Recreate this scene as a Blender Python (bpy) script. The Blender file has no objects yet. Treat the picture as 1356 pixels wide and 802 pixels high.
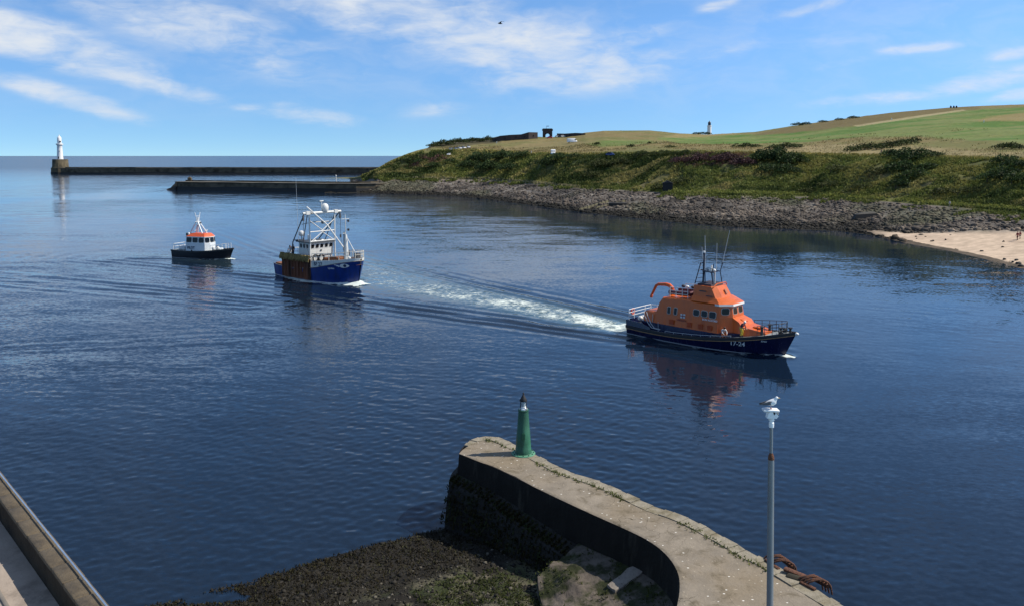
import bpy, math, random
import numpy as np
from mathutils import Vector, Matrix
PI = math.pi; R = math.radians
sc = bpy.context.scene; COL = sc.collection

# ---------------------------------------------------------------- camera, sky, sun, exposure
CAMH = 18.5; F = 1064.0; PX = 678.0; PY = 294.0; PITCH = math.atan((PY - 206.0) / F)
CP, SP = math.cos(PITCH), math.sin(PITCH)
cam = bpy.data.cameras.new("camera"); camo = bpy.data.objects.new("camera", cam); COL.objects.link(camo)
camo.location = (0, 0, CAMH); camo.rotation_euler = (PI/2 - PITCH, 0, 0)
cam.sensor_width = 36; cam.lens = 36 * F / 1356
cam.shift_y = -(401 - PY) / 1356
cam.clip_start = 0.5; cam.clip_end = 40000
sc.camera = camo

SUN_EL, SUN_AZ = R(48), R(86)        # azimuth from +Y (view) towards +X (right)
sun = bpy.data.lights.new("sun", 'SUN'); suno = bpy.data.objects.new("sun", sun); COL.objects.link(suno)
sun.energy = 5.0; sun.angle = R(0.5); sun.color = (1.0, 0.93, 0.82)
sd = Vector((math.sin(SUN_AZ)*math.cos(SUN_EL), math.cos(SUN_AZ)*math.cos(SUN_EL), math.sin(SUN_EL)))
suno.rotation_euler = sd.to_track_quat('Z', 'Y').to_euler(); suno.location = (60, 0, 60)
sc.view_settings.view_transform = 'Standard'; sc.view_settings.look = 'None'
sc.view_settings.exposure = 0.22; sc.view_settings.gamma = 1.0
sc.view_settings.use_curve_mapping = False

class NT:
    """small helper for node trees"""
    def __init__(s, tree): s.t = tree; s.n = tree.nodes; s.l = tree.links
    def new(s, typ, **kw):
        nd = s.n.new(typ)
        for k, v in kw.items():
            if k.startswith('i_'):
                key = k[2:]; key = int(key) if key.isdigit() else key.replace('_', ' ')
                s.put(nd, key, v)
            else: setattr(nd, k, v)
        return nd
    def put(s, nd, key, v):
        if isinstance(v, bpy.types.NodeSocket): s.l.new(v, nd.inputs[key])
        else: nd.inputs[key].default_value = v
    def math(s, op, a, b=0.0, c=None, clamp=False):
        nd = s.n.new('ShaderNodeMath'); nd.operation = op; nd.use_clamp = clamp
        s.put(nd, 0, a); s.put(nd, 1, b)
        if c is not None: s.put(nd, 2, c)
        return nd.outputs[0]
    def vmath(s, op, a, b=None, scale=None):
        nd = s.n.new('ShaderNodeVectorMath'); nd.operation = op
        s.put(nd, 0, a)
        if b is not None: s.put(nd, 1, b)
        if scale is not None: s.put(nd, 'Scale', scale)
        return nd.outputs['Value'] if op in ('LENGTH', 'DOT_PRODUCT') else nd.outputs[0]
    def noise(s, vec, scale, detail=4.0, rough=0.55, lac=2.0, dist=0.0, color=False):
        nd = s.n.new('ShaderNodeTexNoise')
        if vec is not None: s.l.new(vec, nd.inputs['Vector'])
        nd.inputs['Scale'].default_value = scale; nd.inputs['Detail'].default_value = detail
        nd.inputs['Roughness'].default_value = rough; nd.inputs['Lacunarity'].default_value = lac
        nd.inputs['Distortion'].default_value = dist
        return nd.outputs['Color' if color else 'Fac']
    def mapr(s, v, a, b, c=0.0, d=1.0, smooth=True):
        nd = s.n.new('ShaderNodeMapRange'); nd.interpolation_type = 'SMOOTHSTEP' if smooth else 'LINEAR'
        s.put(nd, 0, v)
        for i, x in enumerate((a, b, c, d)): s.put(nd, i+1, x)
        return nd.outputs[0]
    def mix(s, f, a, b, mode='MIX'):
        nd = s.n.new('ShaderNodeMix'); nd.data_type = 'RGBA'; nd.blend_type = mode
        s.put(nd, 0, f)
        for k, x in ((6, a), (7, b)):
            if isinstance(x, bpy.types.NodeSocket): s.l.new(x, nd.inputs[k])
            else: nd.inputs[k].default_value = (x[0], x[1], x[2], 1.0)
        return nd.outputs[2]
    def mapping(s, vec, loc=(0,0,0), rot=(0,0,0), scale=(1,1,1), typ='POINT'):
        nd = s.n.new('ShaderNodeMapping'); nd.vector_type = typ
        s.l.new(vec, nd.inputs[0])
        nd.inputs[1].default_value = loc; nd.inputs[2].default_value = rot; nd.inputs[3].default_value = scale
        return nd.outputs[0]
    def combine(s, x, y, z):
        nd = s.n.new('ShaderNodeCombineXYZ'); s.put(nd, 0, x); s.put(nd, 1, y); s.put(nd, 2, z); return nd.outputs[0]
    def separate(s, v):
        nd = s.n.new('ShaderNodeSeparateXYZ'); s.l.new(v, nd.inputs[0]); return nd.outputs

def ray(px, py):
    u = (px - PX) / F; v = (PY - py) / F
    return u, CP + v*SP, -SP + v*CP
def at_z(px, py, z):
    u, y, dz = ray(px, py); t = (z - CAMH) / dz
    return (u*t, y*t, z)
def at_y(px, py, Y):
    u, y, dz = ray(px, py); t = Y / y
    return (u*t, Y, CAMH + dz*t)
def at_r(px, py, r):
    u, y, dz = ray(px, py); t = r / math.hypot(u, y)
    return (u*t, y*t, CAMH + dz*t)
def project(x, y, z):
    d = y*CP - (z-CAMH)*SP; up = y*SP + (z-CAMH)*CP
    return PX + F*x/d, PY - F*up/d

# world: Nishita sky, cirrus mixed in by direction
w = bpy.data.worlds.new("World"); sc.world = w; w.use_nodes = True
T = NT(w.node_tree); T.n.clear()
gen = T.new('ShaderNodeTexCoord').outputs['Generated']
X, Y, Z = T.separate(gen)[:3]
zz = T.math('MAXIMUM', Z, 0.0)
zlift = T.math('MULTIPLY_ADD', zz, 1.75, 0.085)
svec = T.vmath('NORMALIZE', T.combine(X, Y, zlift))
sky = T.new('ShaderNodeTexSky', sky_type='NISHITA')
sky.sun_disc = False; sky.sun_elevation = SUN_EL; sky.sun_rotation = SUN_AZ
sky.altitude = 0; sky.air_density = 1.0; sky.dust_density = 0.25; sky.ozone_density = 2.5
T.l.new(svec, sky.inputs['Vector'])
skyc = T.new('ShaderNodeHueSaturation', i_Saturation=1.16, i_Value=1.0, i_Hue=0.497)
T.l.new(sky.outputs[0], skyc.inputs['Color'])
az = T.math('ARCTAN2', X, Y); el = T.math('ARCSINE', Z)
ae = T.combine(az, el, 0.0)
hz = T.mapr(el, 0.0, .16, 0.0, 1.0)
hz2 = T.mapr(el, .2, .7, 0.0, 1.0)
skyt = T.mix(1.0, T.mix(hz2, skyc.outputs[0], T.mix(.45, sky.outputs[0], (1.1, 1.45, 1.9))), T.mix(hz, (.66, .78, .88), (1.04, 1.08, 1.14)), 'MULTIPLY')
def px_ae(px, py):
    u, y, z = ray(px, py); return math.atan2(u, y), math.atan2(z, math.hypot(u, y))
BL = [  # px centre, radii px, tilt degrees (screen clockwise), strength
 (60, 62, 150, 26, 13, .95), (185, 105, 110, 14, 14, .85), (75, 125, 115, 15, 17, .7), (20, 30, 90, 14, 5, .8), (130, 145, 60, 9, 12, .45),
 (250, 28, 200, 44, 14, .62), (345, 75, 80, 28, 20, .5), (330, 142, 30, 7, 0, .5), (415, 155, 70, 13, 4, .78), (375, 140, 30, 9, 0, .4),
 (560, 20, 230, 46, 8, .88), (680, 60, 180, 46, 10, .88), (770, 95, 160, 34, -4, .66), (840, 45, 60, 22, -10, .5), (580, 145, 60, 14, -6, .42), (700, 108, 120, 22, 0, .5),
 (1165, 131, 90, 10, -3, 0.66), (1220, 64, 55, 8, -3, 0.66), (1310, 106, 80, 15, -9, 0.72), (1350, 70, 40, 9, -6, 0.62), (1345, 126, 40, 9, -8, 0.62),
 (945, 9, 40, 9, -16, 0.62), (1080, 10, 60, 9, -12, 0.47), (1110, 85, 60, 7, -9, 0.31), (950, 75, 90, 14, -18, 0.33), (1140, 50, 130, 12, -6, 0.23)]
acc = None
for cx, cy, rx, ry, tl, st in BL:
    a0, e0 = px_ae(cx, cy)
    m = T.mapping(ae, (a0, e0, 0), (0, 0, R(-tl)), (rx/F, ry/F, 1), 'TEXTURE')
    g = T.mapr(T.vmath('LENGTH', m), 0.0, 1.5, st, 0.0)
    acc = g if acc is None else T.math('MAXIMUM', acc, g)
warp = T.noise(T.mapping(ae, scale=(9, 20, 1)), 1.0, 3, color=True)
wv = T.vmath('ADD', T.mapping(ae, rot=(0, 0, R(10)), scale=(6, 17, 1)), T.vmath('SCALE', warp, scale=1.0))
n1 = T.noise(wv, 1.6, 9, .58)
n2 = T.noise(T.mapping(ae, rot=(0, 0, R(14)), scale=(14, 60, 1)), 1.5, 8, .62, dist=.6)
nn = T.math('ADD', T.math('MULTIPLY', n1, .64), T.math('MULTIPLY', n2, .36))
cl = T.math('ADD', acc, T.math('MULTIPLY', T.math('SUBTRACT', nn, .485), 3.1))
cl = T.mapr(cl, -0.12, 1.45, 0.0, 0.84)
cl = T.math('MULTIPLY', cl, T.mapr(acc, .05, .5))
veil = T.math('MULTIPLY', T.mapr(n1, .35, .75), .20)
cl = T.math('ADD', cl, T.math('MULTIPLY', veil, T.mapr(el, 0.0, .12)), clamp=True)
cc = T.mix(cl, skyt, (4.3, 4.6, 5.0))
bg = T.new('ShaderNodeBackground'); bg.inputs[1].default_value = 0.15
T.l.new(cc, bg.inputs[0])
T.l.new(bg.outputs[0], T.new('ShaderNodeOutputWorld').inputs[0])

# ---------------------------------------------------------------- helpers
def lin(c):
    return tuple(((x/255)/12.92 if x/255 <= .04045 else ((x/255+.055)/1.055)**2.4) for x in c)
MATS = {}
def mat(name, col, rough=.6, metal=0.0, var=.18, scale=3.0, bump=0.0, bscale=20.0, col2=None, mixat=(.45, .7), streak=False, spec=.5, vcol=None, emit=None):
    if name in MATS: return MATS[name]
    m = bpy.data.materials.new(name); m.use_nodes = True; t = NT(m.node_tree); t.n.clear()
    p = t.new('ShaderNodeBsdfPrincipled'); o = t.new('ShaderNodeOutputMaterial'); t.l.new(p.outputs[0], o.inputs[0])
    oc = t.new('ShaderNodeTexCoord').outputs['Object']
    vec = t.mapping(oc, scale=(1, 1, .18)) if streak else oc
    n = t.noise(vec, scale, 6, .6)
    if vcol:
        a = t.new('ShaderNodeAttribute', attribute_name=vcol); base = a.outputs['Color']
    else: base = (col[0], col[1], col[2])
    f = t.mapr(n, .25, .75, 1-var, 1+var, False)
    if col2 is not None:
        base = t.mix(t.mapr(t.noise(vec, scale*.7, 7, .62), *mixat), base, col2)
    if isinstance(base, tuple): base = t.mix(1.0, base, (1, 1, 1), 'MULTIPLY')
    gv = t.combine(f, f, f); c = t.mix(1.0, base, gv, 'MULTIPLY')
    t.l.new(c, p.inputs['Base Color'])
    t.put(p, 'Roughness', t.mapr(n, .2, .8, max(rough-.08, .02), min(rough+.08, 1), False))
    p.inputs['Metallic'].default_value = metal; p.inputs['Specular IOR Level'].default_value = spec
    if bump > 0:
        b = t.new('ShaderNodeBump', i_Strength=bump, i_Distance=.05)
        t.l.new(t.noise(oc, bscale, 6, .6), b.inputs['Height']); t.l.new(b.outputs[0], p.inputs['Normal'])
    if emit: 
        p.inputs['Emission Color'].default_value = (*emit[:3], 1); p.inputs['Emission Strength'].default_value = emit[3]
    MATS[name] = m; return m

def props(o, label=None, cat=None, group=None, kind=None):
    if label: o['label'] = label
    if cat: o['category'] = cat
    if group: o['group'] = group
    if kind: o['kind'] = kind
    return o
def empty(name, loc=(0,0,0), rz=0.0, label=None, cat=None, group=None):
    o = bpy.data.objects.new(name, None); COL.objects.link(o); o.empty_display_size = .2
    o.location = loc; o.rotation_euler = (0, 0, rz)
    return props(o, label, cat, group)
def link_mesh(name, me, m, parent=None, smooth=True, angle=38):
    o = bpy.data.objects.new(name, me); COL.objects.link(o)
    if m: me.materials.append(m)
    if smooth:
        me.polygons.foreach_set('use_smooth', np.ones(len(me.polygons), bool))
        if angle < 180: me.set_sharp_from_angle(angle=R(angle))
    if parent: o.parent = parent
    return o
def grid_mesh(name, V, nu, nv, m, **kw):
    """V: (nu*nv,3) array in row-major (nu rows of nv)"""
    me = bpy.data.meshes.new(name)
    i = np.arange((nu-1)*(nv-1)); r = i // (nv-1); c = i % (nv-1)
    a = r*nv + c
    Q = np.stack([a, a+1, a+nv+1, a+nv], 1).astype(np.int32)
    fast_mesh(me, V, Q)
    return link_mesh(name, me, m, **kw)
def fast_mesh(me, V, Q):
    V = np.asarray(V, np.float32); Q = np.asarray(Q, np.int32); k = Q.shape[1]
    me.vertices.add(len(V)); me.vertices.foreach_set('co', V.ravel())
    me.loops.add(Q.size); me.loops.foreach_set('vertex_index', Q.ravel())
    me.polygons.add(len(Q)); me.polygons.foreach_set('loop_start', np.arange(0, Q.size, k, dtype=np.int32))
    me.update(calc_edges=True); me.validate()
def vcolor(me, name, C):
    C = np.asarray(C, np.float32)
    if C.ndim == 1: C = np.stack([C, C, C], 1)
    A = np.ones((len(C), 4), np.float32); A[:, :3] = C
    at = me.attributes.new(name, 'FLOAT_COLOR', 'POINT'); at.data.foreach_set('color', A.ravel())
def vfloat(me, name, C):
    at = me.attributes.new(name, 'FLOAT', 'POINT'); at.data.foreach_set('value', np.asarray(C, np.float32))

class MB:
    def __init__(s): s.v = []; s.f = []
    def add(s, vs, fs):
        n = len(s.v); s.v += [tuple(v) for v in vs]; s.f += [tuple(i+n for i in f) for f in fs]; return s
    def box(s, c, d, rz=0.0, ry=0.0, taper=1.0, bev=0.0):
        x, y, z = d[0]/2, d[1]/2, d[2]/2
        M = Matrix.Rotation(rz, 3, 'Z') @ Matrix.Rotation(ry, 3, 'Y')
        if bev <= 0:
            vs = [(-x,-y,-z),(x,-y,-z),(x,y,-z),(-x,y,-z),(-x*taper,-y*taper,z),(x*taper,-y*taper,z),(x*taper,y*taper,z),(-x*taper,y*taper,z)]
            fs = [(3,2,1,0),(4,5,6,7),(0,1,5,4),(1,2,6,5),(2,3,7,6),(3,0,4,7)]
        else:
            b = min(bev, x*.9, y*.9, z*.9); rings = []
            def ring(hx, hy, zz): return [(-hx+b,-hy,zz),(hx-b,-hy,zz),(hx,-hy+b,zz),(hx,hy-b,zz),(hx-b,hy,zz),(-hx+b,hy,zz),(-hx,hy-b,zz),(-hx,-hy+b,zz)]
            vs = ring(x-b*.99, y-b*.99, -z) + ring(x, y, -z+b) + ring(x*taper, y*taper, z-b) + ring(x*taper-b*.99, y*taper-b*.99, z)
            fs = [tuple(range(7,-1,-1)), tuple(range(24,32))]
            for k in range(3):
                for i in range(8): j = (i+1) % 8; fs.append((k*8+i, k*8+j, k*8+8+j, k*8+8+i))
        return s.add([Vector(c) + M @ Vector(v) for v in vs], fs)
    def prism(s, poly, z0, z1, top=None):
        """plan polygon (counter-clockwise) from z0 to z1; top: other polygon at z1"""
        n = len(poly); top = top or poly
        vs = [(p[0], p[1], z0) for p in poly] + [(p[0], p[1], z1) for p in top]
        return s.add(vs, [tuple(range(n-1, -1, -1)), tuple(range(n, 2*n))] + [(i, (i+1) % n, n+(i+1) % n, n+i) for i in range(n)])
    def side(s, prof, hw, hw2=None):
        """profile polygon of (x,z) extruded across y; hw: function z->half width"""
        n = len(prof); f = hw if callable(hw) else (lambda x, z: hw)
        vs = [(p[0], -f(p[0], p[1]), p[1]) for p in prof] + [(p[0], f(p[0], p[1]), p[1]) for p in prof]
        return s.add(vs, [tuple(range(n)), tuple(range(2*n-1, n-1, -1))] + [((i+1) % n, i, n+i, n+(i+1) % n) for i in range(n)])
    def tube(s, pts, r, n=8, cap=True):
        pts = [Vector(p) for p in pts]; m = len(pts); rs = r if isinstance(r, (list, tuple)) else [r]*m
        vs = []; up = None
        for i, p in enumerate(pts):
            d = (pts[min(i+1, m-1)] - pts[max(i-1, 0)])
            if d.length < 1e-9: d = Vector((0, 0, 1))
            d.normalize()
            if up is None:
                up = Vector((0, 0, 1)) if abs(d.z) < .9 else Vector((1, 0, 0))
            a = d.cross(up)
            if a.length < 1e-5: a = d.cross(Vector((0, 1, .2)))
            a.normalize(); b = a.cross(d); up = b
            for k in range(n):
                t = 2*PI*k/n; vs.append(p + a*(math.cos(t)*rs[i]) + b*(math.sin(t)*rs[i]))
        fs = []
        for i in range(m-1):
            for k in range(n): j = (k+1) % n; fs.append((i*n+k, i*n+j, i*n+n+j, i*n+n+k))
        if cap: fs += [tuple(range(n)), tuple(range(m*n-1, m*n-n-1, -1))]
        return s.add(vs, [tuple(reversed(f)) for f in fs])
    def lathe(s, prof, c=(0,0,0), n=24, sx=1.0, sy=1.0):
        """prof of (r,z) from bottom to top"""
        vs = []; m = len(prof)
        for r, z in prof:
            for k in range(n):
                t = 2*PI*k/n; vs.append((c[0]+math.cos(t)*r*sx, c[1]+math.sin(t)*r*sy, c[2]+z))
        fs = [(i*n+k, i*n+(k+1) % n, i*n+n+(k+1) % n, i*n+n+k) for i in range(m-1) for k in range(n)]
        fs += [tuple(range(n-1, -1, -1)), tuple(range(m*n-n, m*n))]
        return s.add(vs, fs)
    def ball(s, c, r, n=12, m=8):
        r = (r, r, r) if not isinstance(r, tuple) else r
        prof = [(max(math.sin(PI*i/m), .02), -math.cos(PI*i/m)) for i in range(m+1)]
        vs = []
        for q, z in prof:
            for k in range(n):
                t = 2*PI*k/n; vs.append((c[0]+math.cos(t)*q*r[0], c[1]+math.sin(t)*q*r[1], c[2]+z*r[2]))
        return s.add(vs, [(i*n+k, i*n+(k+1) % n, i*n+n+(k+1) % n, i*n+n+k) for i in range(m) for k in range(n)])
    def loft(s, rings, caps=True, closed=True):
        n = len(rings[0]); vs = [p for r_ in rings for p in r_]; fs = []
        for i in range(len(rings)-1):
            for k in range(n if closed else n-1):
                j = (k+1) % n; fs.append((i*n+k, i*n+j, i*n+n+j, i*n+n+k))
        if caps: fs += [tuple(range(n-1, -1, -1)), tuple(range(len(vs)-n, len(vs)))]
        return s.add(vs, fs)
    def torus(s, c, Rr, r, axis='z', n=20, m=8):
        vs = []
        for i in range(n):
            a = 2*PI*i/n
            for k in range(m):
                b = 2*PI*k/m; q = Rr + r*math.cos(b); p = (q*math.cos(a), q*math.sin(a), r*math.sin(b))
                if axis == 'x': p = (p[2], p[0], p[1])
                if axis == 'y': p = (p[0], p[2], p[1])
                vs.append((c[0]+p[0], c[1]+p[1], c[2]+p[2]))
        return s.add(vs, [(i*m+k, ((i+1) % n)*m+k, ((i+1) % n)*m+(k+1) % m, i*m+(k+1) % m) for i in range(n) for k in range(m)])
    def build(s, name, m, parent=None, smooth=True, angle=38):
        me = bpy.data.meshes.new(name); me.from_pydata([tuple(v) for v in s.v], [], s.f)
        me.validate(); me.update()
        import bmesh
        bm = bmesh.new(); bm.from_mesh(me); bmesh.ops.recalc_face_normals(bm, faces=bm.faces); bm.to_mesh(me); bm.free()
        return link_mesh(name, me, m, parent, smooth, angle)

# value noise for shaping ground
def _h(ix, iy, seed):
    n = (ix*374761393 + iy*668265263 + seed*974634777) & 0xFFFFFFFF
    n = ((n ^ (n >> 13)) * 1274126177) & 0xFFFFFFFF
    return ((n ^ (n >> 16)) & 0xFFFF) / 65535.0
def vnoise(x, y, seed=0):
    x = np.asarray(x, float); y = np.asarray(y, float)
    ix = np.floor(x).astype(np.int64); iy = np.floor(y).astype(np.int64); fx = x-ix; fy = y-iy
    fx = fx*fx*(3-2*fx); fy = fy*fy*(3-2*fy)
    a = _h(ix, iy, seed); b = _h(ix+1, iy, seed); c = _h(ix, iy+1, seed); d = _h(ix+1, iy+1, seed)
    return (a*(1-fx)+b*fx)*(1-fy) + (c*(1-fx)+d*fx)*fy
def fbm(x, y, seed=0, o=5, g=.5):
    s = 0; a = 1; t = 0
    for i in range(o): s = s + a*vnoise(np.asarray(x)*2**i, np.asarray(y)*2**i, seed+i*7); t += a; a *= g
    return s/t
def sstep(x, a, b):
    t = np.clip((x-a)/(b-a), 0, 1); return t*t*(3-2*t)
def in_poly(px, py, poly):
    px = np.asarray(px, float); py = np.asarray(py, float); ins = np.zeros(px.shape, bool); n = len(poly)
    for i in range(n):
        x1, y1 = poly[i]; x2, y2 = poly[(i+1) % n]
        c = ((y1 > py) != (y2 > py)) & (px < (x2-x1)*(py-y1)/((y2-y1) if y2 != y1 else 1e-9) + x1)
        ins ^= c
    return ins
def polyline_dist(px, py, pts):
    """distance and arc parameter to a polyline"""
    best = np.full(np.shape(px), 1e9); bs = np.zeros(np.shape(px)); side = np.zeros(np.shape(px)); s0 = 0.0
    for (x1, y1), (x2, y2) in zip(pts[:-1], pts[1:]):
        dx, dy = x2-x1, y2-y1; L = math.hypot(dx, dy)
        t = np.clip(((px-x1)*dx + (py-y1)*dy)/(L*L), 0, 1)
        d = np.hypot(px-x1-t*dx, py-y1-t*dy); m = d < best
        best = np.where(m, d, best); bs = np.where(m, s0+t*L, bs)
        side = np.where(m, np.sign(dx*(py-y1)-dy*(px-x1)), side); s0 += L
    return best, bs, side
# ---------------------------------------------------------------- boat positions
def heading_vec(a): return np.array([math.cos(a), math.sin(a)])
LB_H = R(-43); LB_O = np.array(at_z(931, 457.5, 0)[:2]) + np.array([.85, 1.2])   # hull centre on the water
FB_H = R(-40); FB_O = np.array(at_z(424, 371.5, 0)[:2]) + np.array([.3, 1.6])
PB_H = R(-20); PB_O = np.array(at_z(267, 342.5, 0)[:2]) + np.array([.2, 1.0])
def to_local(x, y, o, h):
    dx, dy = x-o[0], y-o[1]; c, s = math.cos(h), math.sin(h)
    return dx*c + dy*s, -dx*s + dy*c

# ---------------------------------------------------------------- water
def build_water():
    th = R(90) - np.radians(np.linspace(-58, 60, 1330))
    r = [14.0]
    while r[-1] < 160: r.append(r[-1] + max(.085, .0031*r[-1]))
    while r[-1] < 26000: r.append(r[-1]*1.013)
    r = np.array(r); nr, na = len(r), len(th)
    RR, TT = np.meshgrid(r, th, indexing='ij')
    x = (RR*np.cos(TT)).ravel(); y = (RR*np.sin(TT)).ravel(); rr = RR.ravel()
    z = np.zeros_like(x); near = rr < 420
    xn, yn, rn = x[near], y[near], rr[near]
    sp = np.maximum(np.maximum(.085, .0031*rn), rn*R(118)/1330)
    rng = np.random.default_rng(4); zz = np.zeros_like(xn)
    # gust patches: how rough the surface is
    gust = .14 + 1.15*sstep(fbm(xn/34+3, yn/52+1, 5, 5), .28, .80)
    calm = np.exp(-((xn-45)/60)**2 - ((yn-165)/45)**2)       # lee of the beach
    gust = gust*(1-.6*calm)
    wb = [fbm(xn/6+q*9, yn/6, 40+q, 2)*PI*1.5 for q in range(3)]
    for i in range(46):
        lam = .30*1.052**i; a = R(-82 + rng.normal(0, 42)); k = 2*PI/lam
        amp = .0044*lam*(1.0 if lam < .8 else (.38 if lam < 1.4 else .17))
        ph = rng.uniform(0, 2*PI)
        wgt = sstep(lam/sp, 2.6, 5.0)
        zz += wgt*amp*gust*np.sin(k*(xn*math.cos(a)+yn*math.sin(a)) + ph + wb[i % 3])
    # wakes: V arms of three boats
    def arms(o, h, bow, slope, lam, A, w0, reach, stern=None, one=None):
        s, n = to_local(xn, yn, o, h); d = bow - s
        c = .9 + np.maximum(d, 0)*math.tan(slope); q = np.abs(n) - c
        e = np.exp(-(q/(w0 + .035*np.maximum(d, 0)))**2)*sstep(d, 0, 4)*np.exp(-np.maximum(d, 0)/reach)
        if one is not None: e = e*np.where(n*one > 0, 1, .25)
        return A*e*np.cos(2*PI*q/lam + .5*np.sin(d/7.0) + 2.6*fbm(xn/4, yn/4, 27, 3))*(.3+1.2*fbm(xn/5, yn/5, 28, 3))
    zz += arms(LB_O, R(-43), 8.5, R(9.5), 2.5, .13, 2.3, 55)
    zz += arms(FB_O, FB_H-R(3), 8.0, R(15), 2.8, .15, 2.6, 60)
    zz += arms(PB_O, PB_H, 6.0, R(13), 2.4, .10, 2.0, 70)
    # older wakes crossing the left of the channel
    for (p, q, A, lam) in (((-20, 362), (370, 398), .085, 3.0), ((-20, 372), (330, 404), .055, 2.6), ((0, 338), (232, 330), .045, 3.0), ((20, 462), (330, 446), .02, 2.4), ((480, 402), (835, 446), .06, 2.2)):
        a = at_z(*p, 0); b = at_z(*q, 0)
        d, s, sd = polyline_dist(xn, yn, [a[:2], b[:2]])
        zz += A*np.exp(-(d/3.2)**2)*np.cos(2*PI*d/lam + .6*np.sin(s/9) + 3*fbm(xn/5, yn/5, 17, 3))*(.25+1.3*fbm(xn/7+5, yn/4, 18, 3))
    z[near] = zz*sstep(-rn, -420, -230)
    foam = np.zeros_like(x); churn = np.zeros_like(x)
    # propeller wash behind the lifeboat
    trk = [LB_O - heading_vec(LB_H)*8.0] + [np.array(at_z(px, py, 0)[:2]) for px, py in ((782, 425), (720, 411), (650, 397), (590, 386), (530, 374), (492, 360), (440, 343))]
    d, s, sd = polyline_dist(xn, yn, [tuple(p) for p in trk])
    wd = 2.3 + .062*s
    brk = fbm(xn/2.2, yn/2.2, 31, 5, .62)
    f = np.exp(-(d/wd)**4)*np.exp(-s/64.0)*(1-.2*np.exp(-s/12))
    nearside = np.exp(-((d-wd*.8)/1.0)**2)*np.exp(-s/40)
    foam[near] = np.maximum(foam[near], f*(.36+.95*brk) + .0*nearside)
    churn[near] = np.exp(-(d/(wd*1.25))**4)*np.exp(-s/90)
    z[near] += .22*np.exp(-(d/wd)**2)*np.exp(-s/26)*(fbm(xn/.9, yn/.9, 77, 4)-.42)*2 + .05*np.exp(-(d/(wd*1.3))**2)*np.exp(-s/60)*(fbm(xn/.7, yn/.7, 78, 3)-.5)*2
    # foam along hulls
    def hullfoam(o, h, L0, L1, hb, amt, bowx, width=.5, hx=None, hw=None):
        s, n = to_local(xn, yn, o, h)
        t = np.clip((s-L0)/(L1-L0), 0, 1); half = hb*(1-np.clip((t-.45)/.55, 0, 1)**1.9)
        q = np.abs(n) - half; ins = (s > L0) & (s < L1+1.2)
        wv = width*(.35+.9*fbm(s/1.5, n/1.5, 9, 3)) + np.clip((t-.5), 0, 1)*.5*width
        e = np.where(ins, np.exp(-(np.maximum(q, 0)/wv)**2), 0)*(.3+.8*t)*(.5+.9*fbm(xn/.8, yn/.8, 12, 3))
        bw = np.exp(-((s-bowx)/1.0)**2 - (n/.9)**2)
        foam[near] = np.maximum(foam[near], np.clip(e*amt + bw*min(amt, 1.0)*.9, 0, 1.3))
        z[near] += .16*bw*amt + .10*np.where(ins, np.exp(-(np.maximum(q, 0)/.6)**2), 0)*t*amt*fbm(xn/.6, yn/.6, 3, 2)
        # bow wave crest trailing back from the stem
        dd = bowx - s; cc = half + .25 + np.maximum(dd, 0)*.10
        cr = np.exp(-((np.abs(n)-cc)/(.35+.03*np.maximum(dd, 0)))**2)*sstep(dd, -.5, 1)*np.exp(-np.maximum(dd, 0)/7.0)
        foam[near] = np.maximum(foam[near], np.clip(cr*amt*(.35+.9*fbm(xn/.7, yn/.7, 21, 3)), 0, 1.2)); z[near] += .14*cr*amt
        return s, n
    hullfoam(LB_O, LB_H, -7.6, 7.6, 2.5, .7, 7.6, .3, [-8.3,-6,-3,0,2.5,4.5,6.2,7.2],[2.1,2.35,2.5,2.45,2.1,1.5,.8,.1])
    hullfoam(FB_O, FB_H, -7.4, 7.9, 2.9, 1.9, 8.0, 1.15, [-7.8,-6.5,-4,-1,2,4.5,6.3,7.5,8.0],[2.25,2.55,2.9,3.0,2.8,2.15,1.3,.55,.1])
    hullfoam(PB_O, PB_H, -6.0, 5.6, 1.9, .8, 5.6, .35, [-6.1,-4.5,-2,.5,2.5,4.3,5.4],[1.5,1.65,1.7,1.6,1.2,.6,.05])
    # wash just behind the stern of the two other boats
    for o, h, st, ww, am in ((FB_O, FB_H, -7.6, 2.4, .42), (PB_O, PB_H, -6, 1.5, .30)):
        s, n = to_local(xn, yn, o, h); dd = st - s
        e = np.exp(-(n/(ww+.04*np.maximum(dd, 0)))**4)*sstep(dd, 0, 1)*np.exp(-np.maximum(dd, 0)/14)
        foam[near] = np.maximum(foam[near], e*am*(.3+1.1*fbm(xn/1.6, yn/1.6, 41, 4))); churn[near] = np.maximum(churn[near], e*.8)
    # thin line of surf on the beach
    o = grid_mesh('water', np.stack([x, y, z], 1), nr, na, WATER, angle=180)
    vfloat(o.data, 'foam', foam); vfloat(o.data, 'churn', churn)
    vfloat(o.data, 'offshore', sstep(y, 330, 1300))
    # calm/rough field for fine ripples
    gf = .22 + 1.5*sstep(fbm(x/45+3, y/90+1, 15, 5), .25, .8)
    calm = np.exp(-((x-50)/70)**2 - ((y-175)/50)**2)
    vfloat(o.data, 'rough', np.clip(gf*(1-.55*calm), .1, 1.6))
    props(o, kind='structure', label='dark blue rippled harbour water with boat wakes'); return o

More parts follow.
